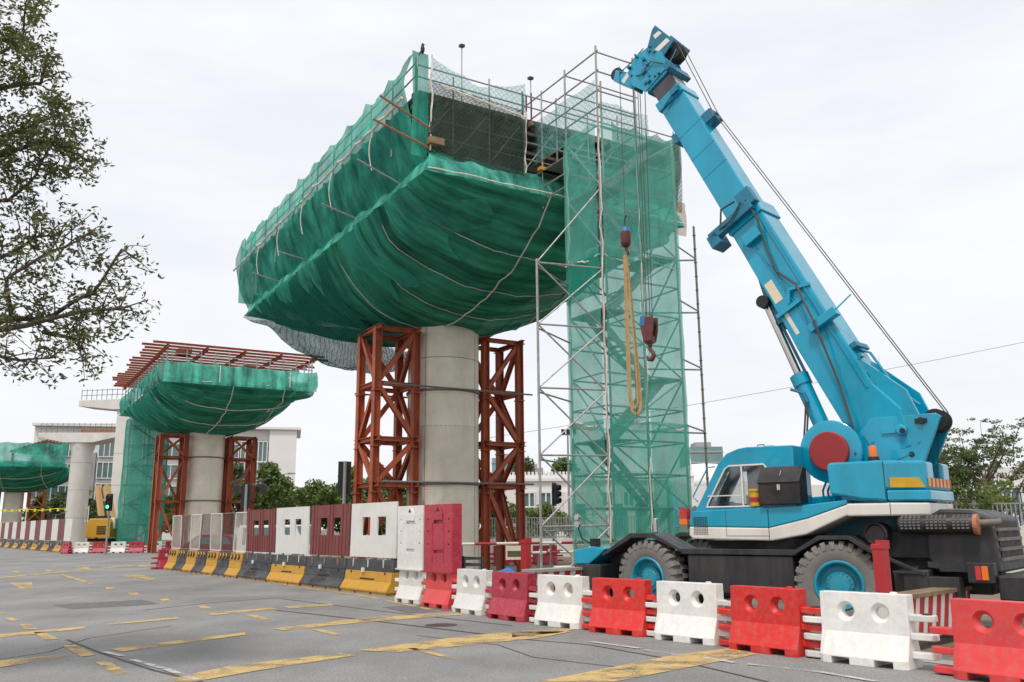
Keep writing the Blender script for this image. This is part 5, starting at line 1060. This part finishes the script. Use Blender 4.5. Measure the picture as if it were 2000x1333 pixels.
for i in range(9): MB().ibeam((-3.3 + i * .78, -.3, 15.6 + i * .235), (-3.3 + i * .78, 6.4, 15.6 + i * .235), .16).build('purlin', 'rust_strap', f5)
for x, z in ((-3.2, 15.3), (2.8, 17.1)): MB().cyl((x, .5, 0), (x, .5, z), .2, 6).build('leg', 'rust_strap', f5)

# ---------------------------------------------------------------- trees
def leaf_mesh(name, blobs, n, size, pointed=False, flat_z=1., rnd=random):
    vs, fs = [], []; tot = sum(b[3] ** 2 for b in blobs)
    for cx, cy, cz, r in blobs:
        for _ in range(max(3, int(n * r * r / tot))):
            d_ = Vector((rnd.gauss(0, 1), rnd.gauss(0, 1), rnd.gauss(0, 1))).normalized() * r * rnd.uniform(.15, 1) ** .5
            p = Vector((cx + d_.x, cy + d_.y, cz + d_.z * flat_z)); s_ = size * rnd.uniform(.6, 1.3)
            a = Vector((rnd.gauss(0, 1), rnd.gauss(0, 1), rnd.gauss(0, .6))).normalized(); b = a.orthogonal().normalized(); b = (b * math.cos(g_ := rnd.uniform(0, 6.28)) + a.cross(b) * math.sin(g_)).normalized()
            k = len(vs)
            if pointed:
                w_ = s_ * .2; c_ = a.cross(b) * s_ * .06
                vs += [p, p + a * s_ * .35 + b * w_ + c_, p + a * s_, p + a * s_ * .35 - b * w_ + c_]; fs += [(k, k + 1, k + 2), (k, k + 2, k + 3)]
            else:
                vs += [p - a * s_ * .5, p + b * s_ * .3, p + a * s_ * .5, p - b * s_ * .3]; fs.append((k, k + 1, k + 2, k + 3))
    me = bpy.data.meshes.new(name); me.from_pydata([tuple(v_) for v_ in vs], [], fs); me.update(); return me
CLUMPS=[[-6.21, 10.0, 7.97, 0.47], [-5.84, 10.0, 8.19, 0.35], [-5.65, 10.0, 7.61, 0.29], [-6.08, 10.0, 7.33, 0.47], [-5.8, 10.0, 7.12, 0.41], [-6.44, 10.0, 8.27, 0.35], [-6.1, 10.3, 6.64, 0.54], [-5.47, 10.2, 6.66, 0.42], [-5.18, 10.2, 6.38, 0.29], [-5.67, 10.3, 6.22, 0.45], [-6.22, 10.4, 6.06, 0.49], [-5.81, 10.4, 5.85, 0.34], [-5.44, 10.1, 6.93, 0.3], [-5.02, 10.1, 6.13, 0.19], [-6.24, 10.0, 6.78, 0.35], [-6.2, 10.5, 5.35, 0.4], [-5.82, 10.5, 5.41, 0.31], [-5.28, 10.6, 5.37, 0.28], [-4.87, 10.6, 5.16, 0.28], [-4.65, 10.6, 4.86, 0.19], [-5.03, 10.6, 4.76, 0.34], [-4.8, 10.6, 4.36, 0.3], [-5.18, 10.6, 4.23, 0.28], [-5.68, 10.6, 4.83, 0.25], [-6.08, 10.6, 4.9, 0.34], [-5.05, 10.6, 3.87, 0.2], [-6.23, 10.6, 4.51, 0.28], [-6.09, 10.6, 3.82, 0.11], [-5.39, 10.6, 4.5, 0.25]]
LIMBS=[[[-7.77, 10.4, 3.7], [-6.61, 10.4, 3.88], [-5.9, 10.4, 4.29], [-5.47, 10.4, 4.33], [-4.93, 10.4, 4.64], [-4.46, 10.4, 5.1]], [[-7.77, 10.4, 3.7], [-6.5, 10.4, 4.04], [-5.58, 10.4, 4.19], [-5.03, 10.4, 4.38], [-4.41, 10.4, 4.44]], [[-6.61, 10.4, 3.88], [-5.98, 10.4, 3.87], [-5.66, 10.4, 3.78], [-5.29, 10.4, 3.8]], [[-5.58, 10.4, 4.19], [-5.07, 10.4, 4.06], [-4.86, 10.4, 3.8]], [[-5.9, 10.4, 4.29], [-5.76, 10.4, 4.71], [-5.35, 10.4, 5.1], [-4.92, 10.4, 5.3]], [[-8.27, 10.4, 5.0], [-6.97, 10.4, 5.79], [-6.27, 10.4, 6.48], [-5.69, 10.4, 6.62], [-5.22, 10.4, 6.47]], [[-6.97, 10.4, 5.79], [-6.27, 10.4, 5.93], [-5.78, 10.4, 6.2], [-5.45, 10.4, 6.83]], [[-8.58, 10.4, 6.15], [-7.12, 10.4, 6.99], [-6.35, 10.4, 7.27], [-5.92, 10.4, 7.55], [-5.82, 10.4, 7.92]], [[-7.12, 10.4, 6.99], [-6.54, 10.4, 7.71], [-6.32, 10.4, 8.22], [-6.02, 10.4, 8.6]], [[-6.27, 10.4, 6.48], [-5.98, 10.4, 6.9], [-5.61, 10.4, 7.15]], [[-6.58, 10.4, 4.72], [-6.12, 10.4, 5.11], [-5.76, 10.4, 5.38], [-5.45, 10.4, 5.44]]]
LT = thing('street_tree', 'leafy tree reaching in from the left edge with dark branches', 'tree', (-.28, 0, 0))
MB().tube([(-9.6, 11.2, 0), (-9.5, 11.1, 1.6), (-9.3, 10.9, 3.2), (-9.4, 10.9, 5.5), (-9.2, 10.8, 7.5)], [.3, .24, .2, .15, .08], 12).build('trunk', 'bark', LT, smooth=True)
MB().tube([(-9.3, 10.9, 3.0), (-8.6, 10.6, 3.45), (-7.77, 10.4, 3.7)], [.12, .1, .085], 8).build('limb', 'bark', LT); MB().tube([(-9.4, 10.9, 4.4), (-8.27, 10.4, 5.0)], [.1, .08], 8).build('limb', 'bark', LT); MB().tube([(-9.35, 10.9, 5.6), (-8.58, 10.4, 6.15)], [.09, .07], 8).build('limb', 'bark', LT)
rr = random.Random(3); twigs = MB()
def smooth_line(l, amp):
    out = []
    for i in range(len(l) - 1):
        for q in range(5): p = Vector(l[i]).lerp(Vector(l[i + 1]), q / 5); out.append(p + wob(p, 2.2, amp))
    return out + [Vector(l[-1])]
extra = []
for i, l in enumerate(LIMBS):
    pts = smooth_line([(x, y + rr.uniform(-.3, .3), z) for x, y, z in l], .05); r0 = .055 if i in (0, 1, 5, 7) else .032
    MB().tube(pts, [r0 * (1 - .8 * k / len(pts)) for k in range(len(pts))], 7).build('branch', 'bark', LT, smooth=True)
    for k in range(3, len(pts), 1):
        for _ in range(2):
            q = pts[k]; d_ = Vector((rr.uniform(-.2, 1), rr.uniform(-1, 1), rr.uniform(-.7, .9))).normalized(); ln = rr.uniform(.25, .55) if q.z < 5.6 else rr.uniform(.12, .3)
            tw = [q, q + d_ * ln * .5 + Vector((0, 0, .04)), q + d_ * ln + Vector((0, 0, rr.uniform(-.08, .05)))]; twigs.tube(tw, [.010, .007, .003], 4, False); extra.append((*tw[2], .12)); extra.append((*tw[1], .09))
o = twigs.build('twigs', 'bark', LT); o['kind'] = 'stuff'
CL2 = []
for cx, cy, cz, r in CLUMPS:
    dense = .85 if cz < 5.6 else 1.
    for _ in range(int(9 * dense) + 1):
        d_ = Vector((rr.gauss(0, .5), rr.gauss(0, .6), rr.gauss(0, .5))) * r; CL2.append((cx + d_.x, cy + d_.y, cz + d_.z, r * rr.uniform(.22, .42) * (1 if dense == 1 else .8)))
for x in (-7.0, -7.6, -8.3):
    for z in (4.6, 5.6, 6.6, 7.6, 8.4): CL2 += [(x + rr.uniform(-.3, .3), 10.4 + rr.uniform(-.9, .9), z + rr.uniform(-.4, .4), rr.uniform(.25, .45)) for _ in range(4)]
o = put('crown', leaf_mesh('crown', CL2, 26000, .08, True, 1, rr), 'leaf_near', LT); o['kind'] = 'stuff'
o = put('outer_leaves', leaf_mesh('outer_leaves', extra, 5000, .08, True, 1, rr), 'leaf_near', LT); o['kind'] = 'stuff'

def make_tree(name, h, r, n, size, leaf, seed, bark='bark'):
    rd = random.Random(seed); t = thing(name, '', 'tree'); MB().tube([(0, 0, 0), (.1, .05, h * .3), (0, .1, h * .55), (.1, 0, h * .8)], [r * .07, r * .055, r * .04, r * .015], 8).build('trunk', bark, t, smooth=True)
    bl = []
    for i in range(26):
        a = rd.uniform(0, 6.28); q = rd.uniform(.1, 1) ** .6; zz = rd.uniform(.22, .95); w_ = math.sin(min(1, zz * 1.15) * math.pi) ** .6
        bl.append((math.cos(a) * r * q * w_, math.sin(a) * r * q * w_, h * zz, r * rd.uniform(.2, .36)))
    for b_ in bl[:8]: MB().tube([(0, .05, h * .4), (b_[0] * .5, b_[1] * .5, (h * .4 + b_[2]) / 2 + .2), b_[:3]], [r * .03, r * .018, r * .006], 5).build('branch', bark, t)
    o = put('crown', leaf_mesh('crown', bl, n, size, False, .8, rd), leaf, t); o['kind'] = 'stuff'; return t
protos = [make_tree('broadleaf_tree', 7.4, 4.0, 5200, .42, 'leaf_green', 1), make_tree('broadleaf_tree', 6.8, 4.2, 5200, .40, 'leaf_light', 2), make_tree('broadleaf_tree', 8.0, 3.6, 5200, .42, 'leaf_dark', 3)]
tu = set(); gt = 'trees beyond the hoarding'
def plant(k, loc, s_, label, group=gt):
    if k not in tu: tu.add(k); o = protos[k]; o.location = loc; tag(o, label, 'tree', group)
    else: o = copy_thing(protos[k], loc, random.uniform(0, 6.28), label, group)
    o.scale = (s_, s_, s_ * random.uniform(.92, 1.08)); return o
for i in range(14): plant((i * 2) % 3 if i % 4 else 1, (-33.0 + i * 2.7 + random.uniform(-.8, .8), 92 + (i % 3) * 5, 0), .95 + .14 * random.random(), 'green tree in the row behind the hoarding, ' + ORD[i] + ' from the left')
for i, (x, y, s_) in enumerate(((-80, 150, 1.0), (-71, 152, .95), (-60, 122, 1.05), (-50, 118, .9), (-46, 112, .95))): plant(i % 3, (x, y, 0), s_, 'tree between the far columns on the left, ' + ORD[i] + ' from the left edge', 'trees among the far piers')
for i, (x, y, s_) in enumerate(((1.5, 118, 1.35), (7, 122, 1.55), (13, 120, 1.3))): plant((i + 2) % 3, (x, y, 0), s_, 'dark round tree above the low white building, ' + ORD[i] + ' from the left', 'trees behind the white building')
for i, (x, y, s_) in enumerate(((-1.0, 58, .52), (2.2, 62, .5))): plant(i, (x, y, 0), s_, ('small tree right of the red tower base' if i == 0 else 'small tree in front of the low white building'), 'small trees by the fence')
plant(2, (-9.5, 101, 0), .98, 'taller pointed tree behind the traffic light')
def feather_tree(loc, h, sp, label, leaf, seed, n=9000):
    rd = random.Random(seed); t = thing('feathery_tree', label, 'tree', loc, 0, 'feathery trees at the right edge')
    MB().tube([(0, 0, 0), (.05, .05, h * .3), (-.1, 0, h * .6)], [.16, .12, .08], 8).build('trunk', 'bark_pale', t, smooth=True); bl = []
    for i in range(17):
        a = rd.uniform(0, 6.28); z0 = h * rd.uniform(.12, .6); ln = sp * rd.uniform(.55, 1); dx, dy = math.cos(a), math.sin(a); p = Vector((0, 0, z0)); pts = [p]
        for k in range(1, 7): pts.append(Vector((dx * ln * k / 6, dy * ln * k / 6, z0 + (h - z0) * rd.uniform(.55, .95) * (k / 6) ** 1.1)) + wob((i, k, seed), 1, .12))
        MB().tube(pts, [.05 - .007 * k for k in range(7)], 5).build('branch', 'bark_pale', t)
        for q in pts[2:]:
            for _ in range(4): e_ = q + Vector((rd.gauss(0, .28), rd.gauss(0, .28), rd.gauss(.05, .10))) ; bl.append((e_.x, e_.y, e_.z, rd.uniform(.14, .3)))
    o = put('crown', leaf_mesh('crown', bl, n, .11, False, .4, rd), leaf, t); o['kind'] = 'stuff'
feather_tree((19.6, 36.5, 0), 6.2, 3.2, 'feathery pale green tree with bare branches at the right edge', 'leaf_olive', 4, 8000)
feather_tree((16.6, 34.5, 0), 5.1, 2.0, 'darker feathery tree just right of the crane counterweight', 'leaf_dark', 6, 8000)
feather_tree((17.8, 33.0, 0), 3.4, 1.7, 'low bright green bush tree below the feathery tree', 'leaf_light', 8, 6000)

# ---------------------------------------------------------------- buildings
def wall_box(t, mat, x0, x1, y0, y1, z0, z1, name='wall'): return MB().box(x0, x1, y0, y1, z0, z1).build(name, mat, t)
def window(t, x0, x1, y, z0, z1, nm=3, glassm='bldg_glass', fr='frame_white'):
    o = MB().box(x0, x1, y - .05, y + .2, z0, z1).build('window', glassm, t); w_ = (x1 - x0) / nm
    for i in range(nm + 1): MB().box(x0 + w_ * i - .06, x0 + w_ * i + .06, y - .16, y - .055, z0, z1).build('mullion', fr, o)
    for z in (z0, z1): MB().box(x0 - .06, x1 + .06, y - .18, y - .055, z - .06, z + .06).build('frame', fr, o)
A = thing('office_building', 'large white office block with glazed storeys behind the piers', 'building', (-64.8, 165, 0), R(14)); A.scale = (1.27, 1.27, 1.27)
wall_box(A, 'bldg_white', -18.5, 14.2, 0, 12, 0, 13.2); wall_box(A, 'bldg_white', 14.25, 18.3, -.6, 12, 0, 16.2); wall_box(A, 'bldg_white', -18.6, 18.9, -1.0, 12.5, 16.25, 16.6, 'roof'); wall_box(A, 'bldg_grey', -12.2, -9.9, -.5, 4, 0, 12.5, 'stair_block'); wall_box(A, 'bldg_white', -18.5, 14.2, .3, 12, 13.25, 16.2, 'upper_wall')
for z in (2.6, 5.7, 8.8, 11.9):
    window(A, -9.6, -6.6, -.3, z, z + 2.3, 4); window(A, 10.2, 14.0, -.3, z - .2 if z < 11 else z - .5, z + 2.5, 6)
    window(A, -18.2, -12.6, -.3, z, z + 2.0, 6); window(A, -6.3, 9.9, -.3, z, z + 2.0, 12)
for z in (6.6, 9.9): window(A, -11.9, -10.6, -.8, z, z + 1.9, 1)
Bw = thing('white_building', 'low white building with toothed parapet behind the scaffold', 'building', (0, 75, 0))
wall_box(Bw, 'bldg_white', -1.5, 13, 0, 12, 0, 6.1); wall_box(Bw, 'bldg_white', 4.2, 6.5, -1.2, 0, 0, 4.6, 'porch')
for i in range(44): wall_box(Bw, 'bldg_white', -1.4 + i * .33, -1.4 + i * .33 + .2, .05, .35, 6.1, 6.35, 'merlon')
wall_box(Bw, 'bldg_white', -1.7, 13.2, -.25, -.005, 5.55, 5.8, 'cornice')
for x in (.9, 2.3, 7.5, 9.3, 11.): window(Bw, x, x + .9, -.02, 3.4, 4.6, 2)
for x in (5.0, 8.6, 10.3): MB().box(x, x + 1.0, -1.3 if x < 6 else -.1, -1.21 if x < 6 else .05, .3, 3.6).build('door', 'navy', Bw)
Mq = thing('white_hall', 'white domed hall with pointed finials behind the crane cab', 'building', (16.5, 72, 0))
wall_box(Mq, 'bldg_white', -3.2, 9, 0, 14, 0, 4.9); MB().lathe([(3.6, 4.9), (3.4, 5.6), (2.5, 6.4), (1.2, 6.9), (.05, 7.0)], 28, 'Z', (0, 4, 0)).build('dome', 'bldg_white', Mq, smooth=True)
for x in (-1.9, 1.0, 3.4, 5.8): MB().lathe([(.22, 4.9), (.2, 5.6), (.3, 5.7), (.1, 6.2), (.02, 7.2)], 10, 'Z', (x, .3, 0)).build('finial', 'bldg_white', Mq)
for x in (-2.2, -.4, 1.4, 3.2, 5): MB().prism([(x, 1.0), (x + .8, 1.0), (x + .8, 2.8), (x + .6, 3.2), (x + .4, 3.35), (x + .2, 3.2), (x, 2.8)], -.1, .05).build('arch_window', 'bldg_glass', Mq)
Tq = thing('white_tower_house', 'white building with moulded cornice behind the feathery trees', 'building', (29, 62, 0))
wall_box(Tq, 'bldg_white', -2.8, 14, 0, 12, 0, 5.6); wall_box(Tq, 'bldg_white', -1.2, 1.6, .5, 4, 5.6, 8.6, 'turret')
for z, e_ in ((8.6, .25), (8.8, .45), (9.0, .3)): wall_box(Tq, 'bldg_white', -1.2 - e_, 1.6 + e_, .5 - e_, 4 + e_, z + .003, z + .2, 'cornice')
for x in (-1.8, 2.6, 5.2, 8): window(Tq, x, x + 1.2, -.02, 2.2, 4.2, 2)
for loc, wd, h, mt, lb, nm in (((39.8, 180), 6.6, 17.6, 'bldg_teal', 'distant greenish banded building right of the scaffold', 'office_tower'), ((-1.6, 200), 6.5, 17.2, 'bldg_blue', 'distant blue glass building between the red tower and scaffold', 'office_tower'), ((4.5, 205), 5, 15.2, 'bldg_grey', 'distant grey building beside the blue glass one', 'office_tower')):
    t = thing(nm, lb, 'building', (*loc, 0), 0, 'distant office towers'); wall_box(t, mt, -wd / 2, wd / 2, 0, 12, 0, h)
    for k in range(5): wall_box(t, 'bldg_grey', -wd / 2 - .1, wd / 2 + .1, -.15, 12.1, h - 1.2 - k * 2.2, h - .9 - k * 2.2, 'floor_band')
    wall_box(t, 'bldg_grey', -wd / 4, wd / 4, 3, 8, h, h + 1.2, 'roof_box')
Mi = thing('minaret', 'thin pale spire far off above the crane boom foot', 'spire', (107, 250, 0)); MB().lathe([(1.0, 0), (.9, 38), (1.3, 38.5), (.7, 39), (.6, 44), (.05, 50)], 10, 'Z').build('shaft', 'bldg_white', Mi)

# ---------------------------------------------------------------- fences, lamps, signals
def fence(p, q, z0, z1, step, mat, base, label, bar=.03):
    p = Vector((*p, 0)); q = Vector((*q, 0)); L = (q - p).length; t = thing('railing_fence', label, 'fence', p, math.atan2(q.y - p.y, q.x - p.x)); n = min(int(L / step), 280)
    if base: MB().box(0, L, -.1, .1, 0, z0 - .02).build('plinth', base, t)
    for z in (z0 + .06, z1 - .06): MB().box(0, L, -.02, .02, z - .025, z + .025).build('rail', mat, t)
    me = MB().box(-bar / 2, bar / 2, -.018, .018, z0, z1 - .09).mesh('bar')
    for i in range(n + 1): put('bar', me, mat, t, loc=(L * i / n, 0, 0))
    for i in range(int(L / 2.4) + 1): MB().box(i * 2.4 - .05, i * 2.4 + .05, -.05, .05, 0 if not base else z0 - .02, z1 + .06).build('fence_post', mat, t)
    return t
fence((14.5, 33), (27, 30.5), 1.65, 2.5, .15, 'lamp_grey', 'concrete_grey', 'grey railing on a low wall behind the crane hood', .05)
fence((19, 44), (30, 44), 1.4, 3.3, .2, 'navy', 'concrete_grey', 'dark blue railing behind the feathery trees', .05)
fence((-4, 54), (14, 52), 1.1, 2.35, .16, 'lamp_grey', 'concrete_grey', 'grey railing fence behind the scaffold base', .06)
def lamp(loc, h, label, kind):
    t = thing('street_lamp', label, 'street lamp', (*loc, 0)); MB().tube([(0, 0, 0), (0, 0, h * .5), (0, 0, h)], [.11, .09, .06], 8).build('pole', 'lamp_grey', t)
    if kind == 'arm': MB().tube([(0, 0, h - .02), (.15, 0, h + .6), (.7, 0, h + 1.1), (1.6, 0, h + 1.2)], .045, 6).build('arm', 'lamp_grey', t); MB().prism([(1.5, h + 1.13), (2.3, h + 1.17), (2.3, h + 1.25), (1.5, h + 1.3)], -.13, .13).build('lamp_head', 'lamp_grey', t); MB().box(-.35, -.05, -.12, .12, h * .62, h * .72).build('speaker_box', 'signal_black', t)
    else:
        MB().box(-.5, .5, -.03, .03, h - .1, h).build('crossarm', 'lamp_grey', t)
        for x in (-.45, -.1, .3): MB().prism([(x, h), (x + .28, h), (x + .28, h + .3), (x, h + .35)], -.1, .1).build('lamp_head', 'signal_black', t)
lamp((-25.8, 95), 6.4, 'curved arm street lamp above the tree row', 'arm'); lamp((-33.0, 130), 8.0, 'floodlight mast far behind the tree row', 'flood'); lamp((3.9, 62), 8.2, 'grey lamp pole with floodlight left of the netted scaffold', 'flood')
def signal(loc, rz, label, h=4.5, lit=True, hz=3.5):
    t = thing('traffic_light', label, 'traffic light', (*loc, 0), rz, 'traffic lights'); MB().cyl((0, 0, 0), (0, 0, h), .07, 10).build('pole', 'lamp_grey', t); hd_ = MB().box(-.19, .19, -.30, -.08, hz, hz + 1.05).build('head', 'signal_black', t, bevel=.03)
    for k, mt in enumerate(('green_light' if lit else 'lens_off', 'lens_off', 'lens_off')):
        MB().lathe([(.01, -.312), (.13, -.312), (.13, -.30)], 16, 'Y', (0, 0, hz + .19 + k * .34)).build('lens', mt, hd_); MB().lathe([(.15, -.45), (.15, -.30)], 16, 'Y', (0, 0, hz + .19 + k * .34), cap=False).build('hood', 'signal_black', hd_)
    MB().box(-.25, .25, -.085, -.075, hz - .1, hz + 1.15).build('backboard', 'signal_black', t)
signal((-30.3, 66.5), R(0), 'traffic light showing green in front of the yellow crane', 3.4, True, 3.3)
signal((-6.5, 34), R(200), 'dark traffic light seen from behind left of the red tower', 4.3, False, 3.15)
signal((-13.6, 45), R(190), 'low dark traffic light on a pole above the maroon board', 4.0, False, 2.9)
signal((2.15, 48), R(60), 'traffic light seen sideways left of the netted scaffold', 3.9, False, 2.95)
def solar_post(loc, label, h, dbl):
    t = thing('solar_beacon_post', label, 'beacon post', (*loc, 0), 0, 'solar warning beacons'); MB().cyl((0, 0, 0), (0, 0, h), .05, 8).build('pole', 'rust_red', t); MB().bar((-.9 if dbl else -.3, 0, h - .05), (.9, 0, h - .05), .06).build('crossarm', 'galv_dark', t)
    for x in (-.75, .75): MB().prism([(x - .38, h + .02), (x + .3, h + .3), (x + .3, h + .33), (x - .38, h + .05)], -.3, .3).build('solar_panel', 'solar' if x < 0 or dbl else 'hoard_white', t); MB().box(x - .2, x + .2, -.15, .1, h - .55, h - .12).build('lamp_box', 'signal_black', t)
solar_post((-14.9, 50), 'solar powered beacon post beside the second pier tower', 4.3, True); solar_post((-51.5, 100), 'double solar beacon post in front of the round bare column', 3.6, True)
sg = thing('road_sign', 'green and white road sign seen between the red tower legs', 'sign', (-.9, 58, 0), 0); MB().cyl((0, 0, 0), (0, 0, 3.6), .05, 6).build('pole', 'lamp_grey', sg); MB().box(-.25, .45, -.06, -.02, 2.4, 3.1).build('green_plate', 'sign_green', sg); MB().box(-.25, .45, -.065, -.02, 3.12, 3.55).build('white_plate', 'sign_white', sg)
cb_ = thing('overhead_cable', 'thin overhead cable crossing the sky behind the boom', 'cable'); MB().tube([(-2 + i * 5.5, 62, 7.6 + i * .95 + .02 * (i - 4) ** 2) for i in range(10)], .018, 4).build('wire', 'cable', cb_)

# ---------------------------------------------------------------- vehicles behind the hoarding
def vehicle(name, label, cat, loc, rz, mat, L, W, H, van):
    t = thing(name, label, cat, (*loc, 0), rz); h = L / 2
    pr = [(-h, .35), (h, .35), (h, .85), (h - .5, .95), (h - 1.0, H) if van else (h - 1.6, H), (-h + .15 if van else -h + .9, H), (-h, H - .25 if van else .95)]
    MB().prism(pr, -W / 2, W / 2).build('body', mat, t, bevel=.07)
    for s_ in (-1, 1): MB().prism([(h - .75 if van else h - 1.3, 1.0), (h - 1.1 if van else h - 1.7, H - .12), (-h + .4 if van else -h + 1.0, H - .12), (-h + .4 if van else -h + .6, 1.0)], s_ * W / 2 - .003, s_ * W / 2 + .006).build('side_window', 'bldg_glass', t)
    MB().bar((h - .53, 0, 1.0), (h - .95 if van else h - 1.5, 0, H - .06), W - .25, .02, (1, 0, .3)).build('windscreen', 'bldg_glass', t)
    for x in (-h + .8, h - .8):
        for s_ in (-1, 1): wl = MB().lathe([(.1, s_ * W / 2 - .1), (.33, s_ * W / 2 - .1), (.34, s_ * W / 2), (.31, s_ * W / 2 + .02), (.1, s_ * W / 2 + .02)], 20, 'Y', (x, 0, .34)).build('wheel', 'rubber', t); MB().lathe([(.02, s_ * (W / 2 + .022)), (.2, s_ * (W / 2 + .03))], 16, 'Y', (x, 0, .34)).build('rim', 'lamp_grey', wl)
    for y in (-.65, .65): MB().box(h - .02, h + .03, y - .2, y + .2, .65, .82).build('headlight', 'sign_white', t)
vehicle('parked_van', 'white van parked behind the white windowed board', 'van', (-11.4, 44.5), R(-25), 'car_white', 4.6, 1.8, 1.95, True); vehicle('parked_car', 'maroon car parked behind the maroon windowed board', 'car', (-15.2, 47.5), R(-15), 'car_maroon', 4.3, 1.75, 1.5, False)
# yellow crane far off
Y = thing('yellow_crane', 'small yellow truck crane seen from behind near the green signal', 'crane', (-36.4, 78, 0), R(-4)); Y.scale = (.82, .82, .95)
MB().prism([(-1.35, 1.2), (1.35, 1.2), (1.35, 2.6), (1.1, 2.95), (-1.0, 2.95), (-1.35, 2.5)], 0, 3.0).build('counterweight', 'crane_yellow', Y, bevel=.08); MB().box(-1.2, 1.2, .3, 6, .7, 1.15).build('chassis', 'dark', Y); MB().box(-1.25, 1.25, -.2, .3, .55, .85).build('bumper', 'crane_yellow', Y)
for i in range(4): MB().box(-.1, .9, -.05, -.005, 1.55 + i * .2, 1.65 + i * .2).build('vent', 'dark', Y)
for x in (-.95, .95):
    for y in (.9, 4.6): MB().lathe([(.2, x - .2), (.55, x - .2), (.55, x + .2), (.2, x + .2)], 20, 'X', (0, y, .55)).build('wheel', 'rubber', Y)
for x0, x1, r_ in ((-.45, -2.0, .5), (.75, -1.0, .6)): MB().bar((x0, 1.6, 2.6), (x1, 2.8, 6.0), r_, r_).build('boom', 'orange_tan', Y, bevel=.03)
MB().box(.95, 1.5, .6, 2.2, 2.0, 3.0).build('cab', 'hoard_white', Y, bevel=.06); MB().box(-.8, .6, 1.2, 2.2, 2.95, 3.2).build('winch', 'dark', Y)

# ---------------------------------------------------------------- clutter by the nearest pier
tp = thing('tarpaulin', 'crumpled bright blue tarpaulin heap beside the red post', 'tarpaulin', (-.55, 21.6, 0), R(-40))
def tg(i, j):
    x = -1.6 + 3.2 * i; y = -.8 + 1.6 * j; e_ = max(0, 1 - (abs(x) / 1.6) ** 4) * max(0, 1 - (abs(y) / .8) ** 4)
    return Vector((x, y, .02 + e_ * (.55 + .4 * noise.noise(Vector((x * 1.3, y * 1.5, 3.1))) + .15 * noise.noise(Vector((x * 4, y * 4, 1)))) + (.35 * max(0, 1 - ((x - 1.1) / .4) ** 2) * e_)))
MB().grid(tg, 40, 22).build('sheet', 'tarp_blue', tp)
tp2 = thing('tarpaulin_bundle', 'small blue wrapped bundle against the concrete column base', 'tarpaulin', (-1.75, 22.3, 0), R(-50)); MB().grid(lambda i, j: Vector((math.cos(i * 6.283) * .38 * math.sin(j * 3.1), math.sin(i * 6.283) * .34 * math.sin(j * 3.1), .75 - .62 * math.cos(j * 3.1))) + wob((math.cos(i * 6.283) * 2, math.sin(i * 6.283) * 2, j * 5), 1.5, .1), 24, 14).build('wrap', 'tarp_blue', tp2)
ct = thing('black_crate', 'black open lattice crate behind the low white barrier', 'crate', (-1.15, 20.6, 0), R(-50))
for z in (.78, .92, 1.06):
    for p, q in (((-.36, -.25), (.36, -.25)), ((.36, -.25), (.36, .25)), ((.36, .25), (-.36, .25)), ((-.36, .25), (-.36, -.25))): MB().bar((*p, z), (*q, z), .03, .05).build('slat', 'plastic_dark', ct)
for x, y in ((-.36, -.25), (.36, -.25), (.36, .25), (-.36, .25)): MB().bar((x, y, 0), (x, y, 1.1), .045).build('corner_post', 'plastic_dark', ct)
MB().box(-.35, .35, -.24, .24, .70, .74).build('floor', 'plastic_dark', ct)
def pipe_rail(p, q, z, label, n=9):
    p = Vector(p); q = Vector(q); t = thing('striped_pipe_rail', label, 'barrier rail', (0, 0, 0))
    for i in range(n): MB().cyl((*p.lerp(q, i / n), z), (*p.lerp(q, (i + 1) / n), z), .04, 8).build('red_section' if i % 2 else 'white_section', 'hazard_red' if i % 2 else 'hazard_white', t)
    for f in (.05, .5, .95): MB().cyl((*p.lerp(q, f), 0), (*p.lerp(q, f), z - .03), .03, 6).build('leg', 'galv_dark', t)
pipe_rail((-1.8, 26.0), (4.0, 27.5), 1.28, 'long red and white pipe rail in front of the right red tower'); pipe_rail((.6, 28.5), (4.5, 29.5), .95, 'lower red and white pipe rail by the scaffold base'); pipe_rail((1.0, 22.5), (3.6, 24.0), .75, 'short red and white pipe rail left of the crane front', 6)
for i, (x, y) in enumerate(((-.4, 43), (1.5, 43.3), (3.6, 43.5), (5.8, 43.8))): barrier((x, y), 5, 'plastic_crimson' if i != 2 else 'plastic_white', ('crimson' if i != 2 else 'white') + ' barrier seen through the scaffold legs, ' + ORD[i] + ' from the left', 'barriers beyond the scaffold')
nb = thing('notice_board', 'small yellowed notice hanging on the striped pipe rail', 'notice', (.0, 26.3, 1.02), R(10)); MB().box(-.25, .25, -.06, -.045, -.2, .2).build('plate', 'decal', nb); MB().box(-.2, .2, -.064, -.061, -.12, .05).build('text_block', 'formwork', nb)
bm_ = MB().grid(lambda i, j: Vector((-3 + 12 * i, 24.8 + 9 * j, .02 + .35 * max(0, noise.noise(Vector((i * 6, j * 5, 2)))) * math.sin(i * 3.14) * math.sin(j * 3.14))), 40, 30).build('soil_heap', 'soil'); tag(bm_, 'low uneven brown soil under the scaffold', kind='structure')
yt = thing('warning_tape', 'yellow warning tape strung in front of the far pier', 'tape', (0, 0, 0))
for z in (2.9, 4.4):
    MB().tube([(-76 + i * 2.2, 112 - i * .7, z - .25 * math.sin(i * 1.6) ** 2) for i in range(13)], .05, 4).build('tape', 'yellow_tape', yt)
    for i in range(24): MB().box(-76 + i * 1.1, -75.75 + i * 1.1, 111.9 - i * .35, 111.95 - i * .35, z - .35, z).build('flag', 'yellow_tape', yt)
for i in (0, 4, 8, 12): MB().cyl((-76 + i * 2.2, 112 - i * .7, 0), (-76 + i * 2.2, 112 - i * .7, 4.6), .06, 6).build('post', 'hazard_white', yt)
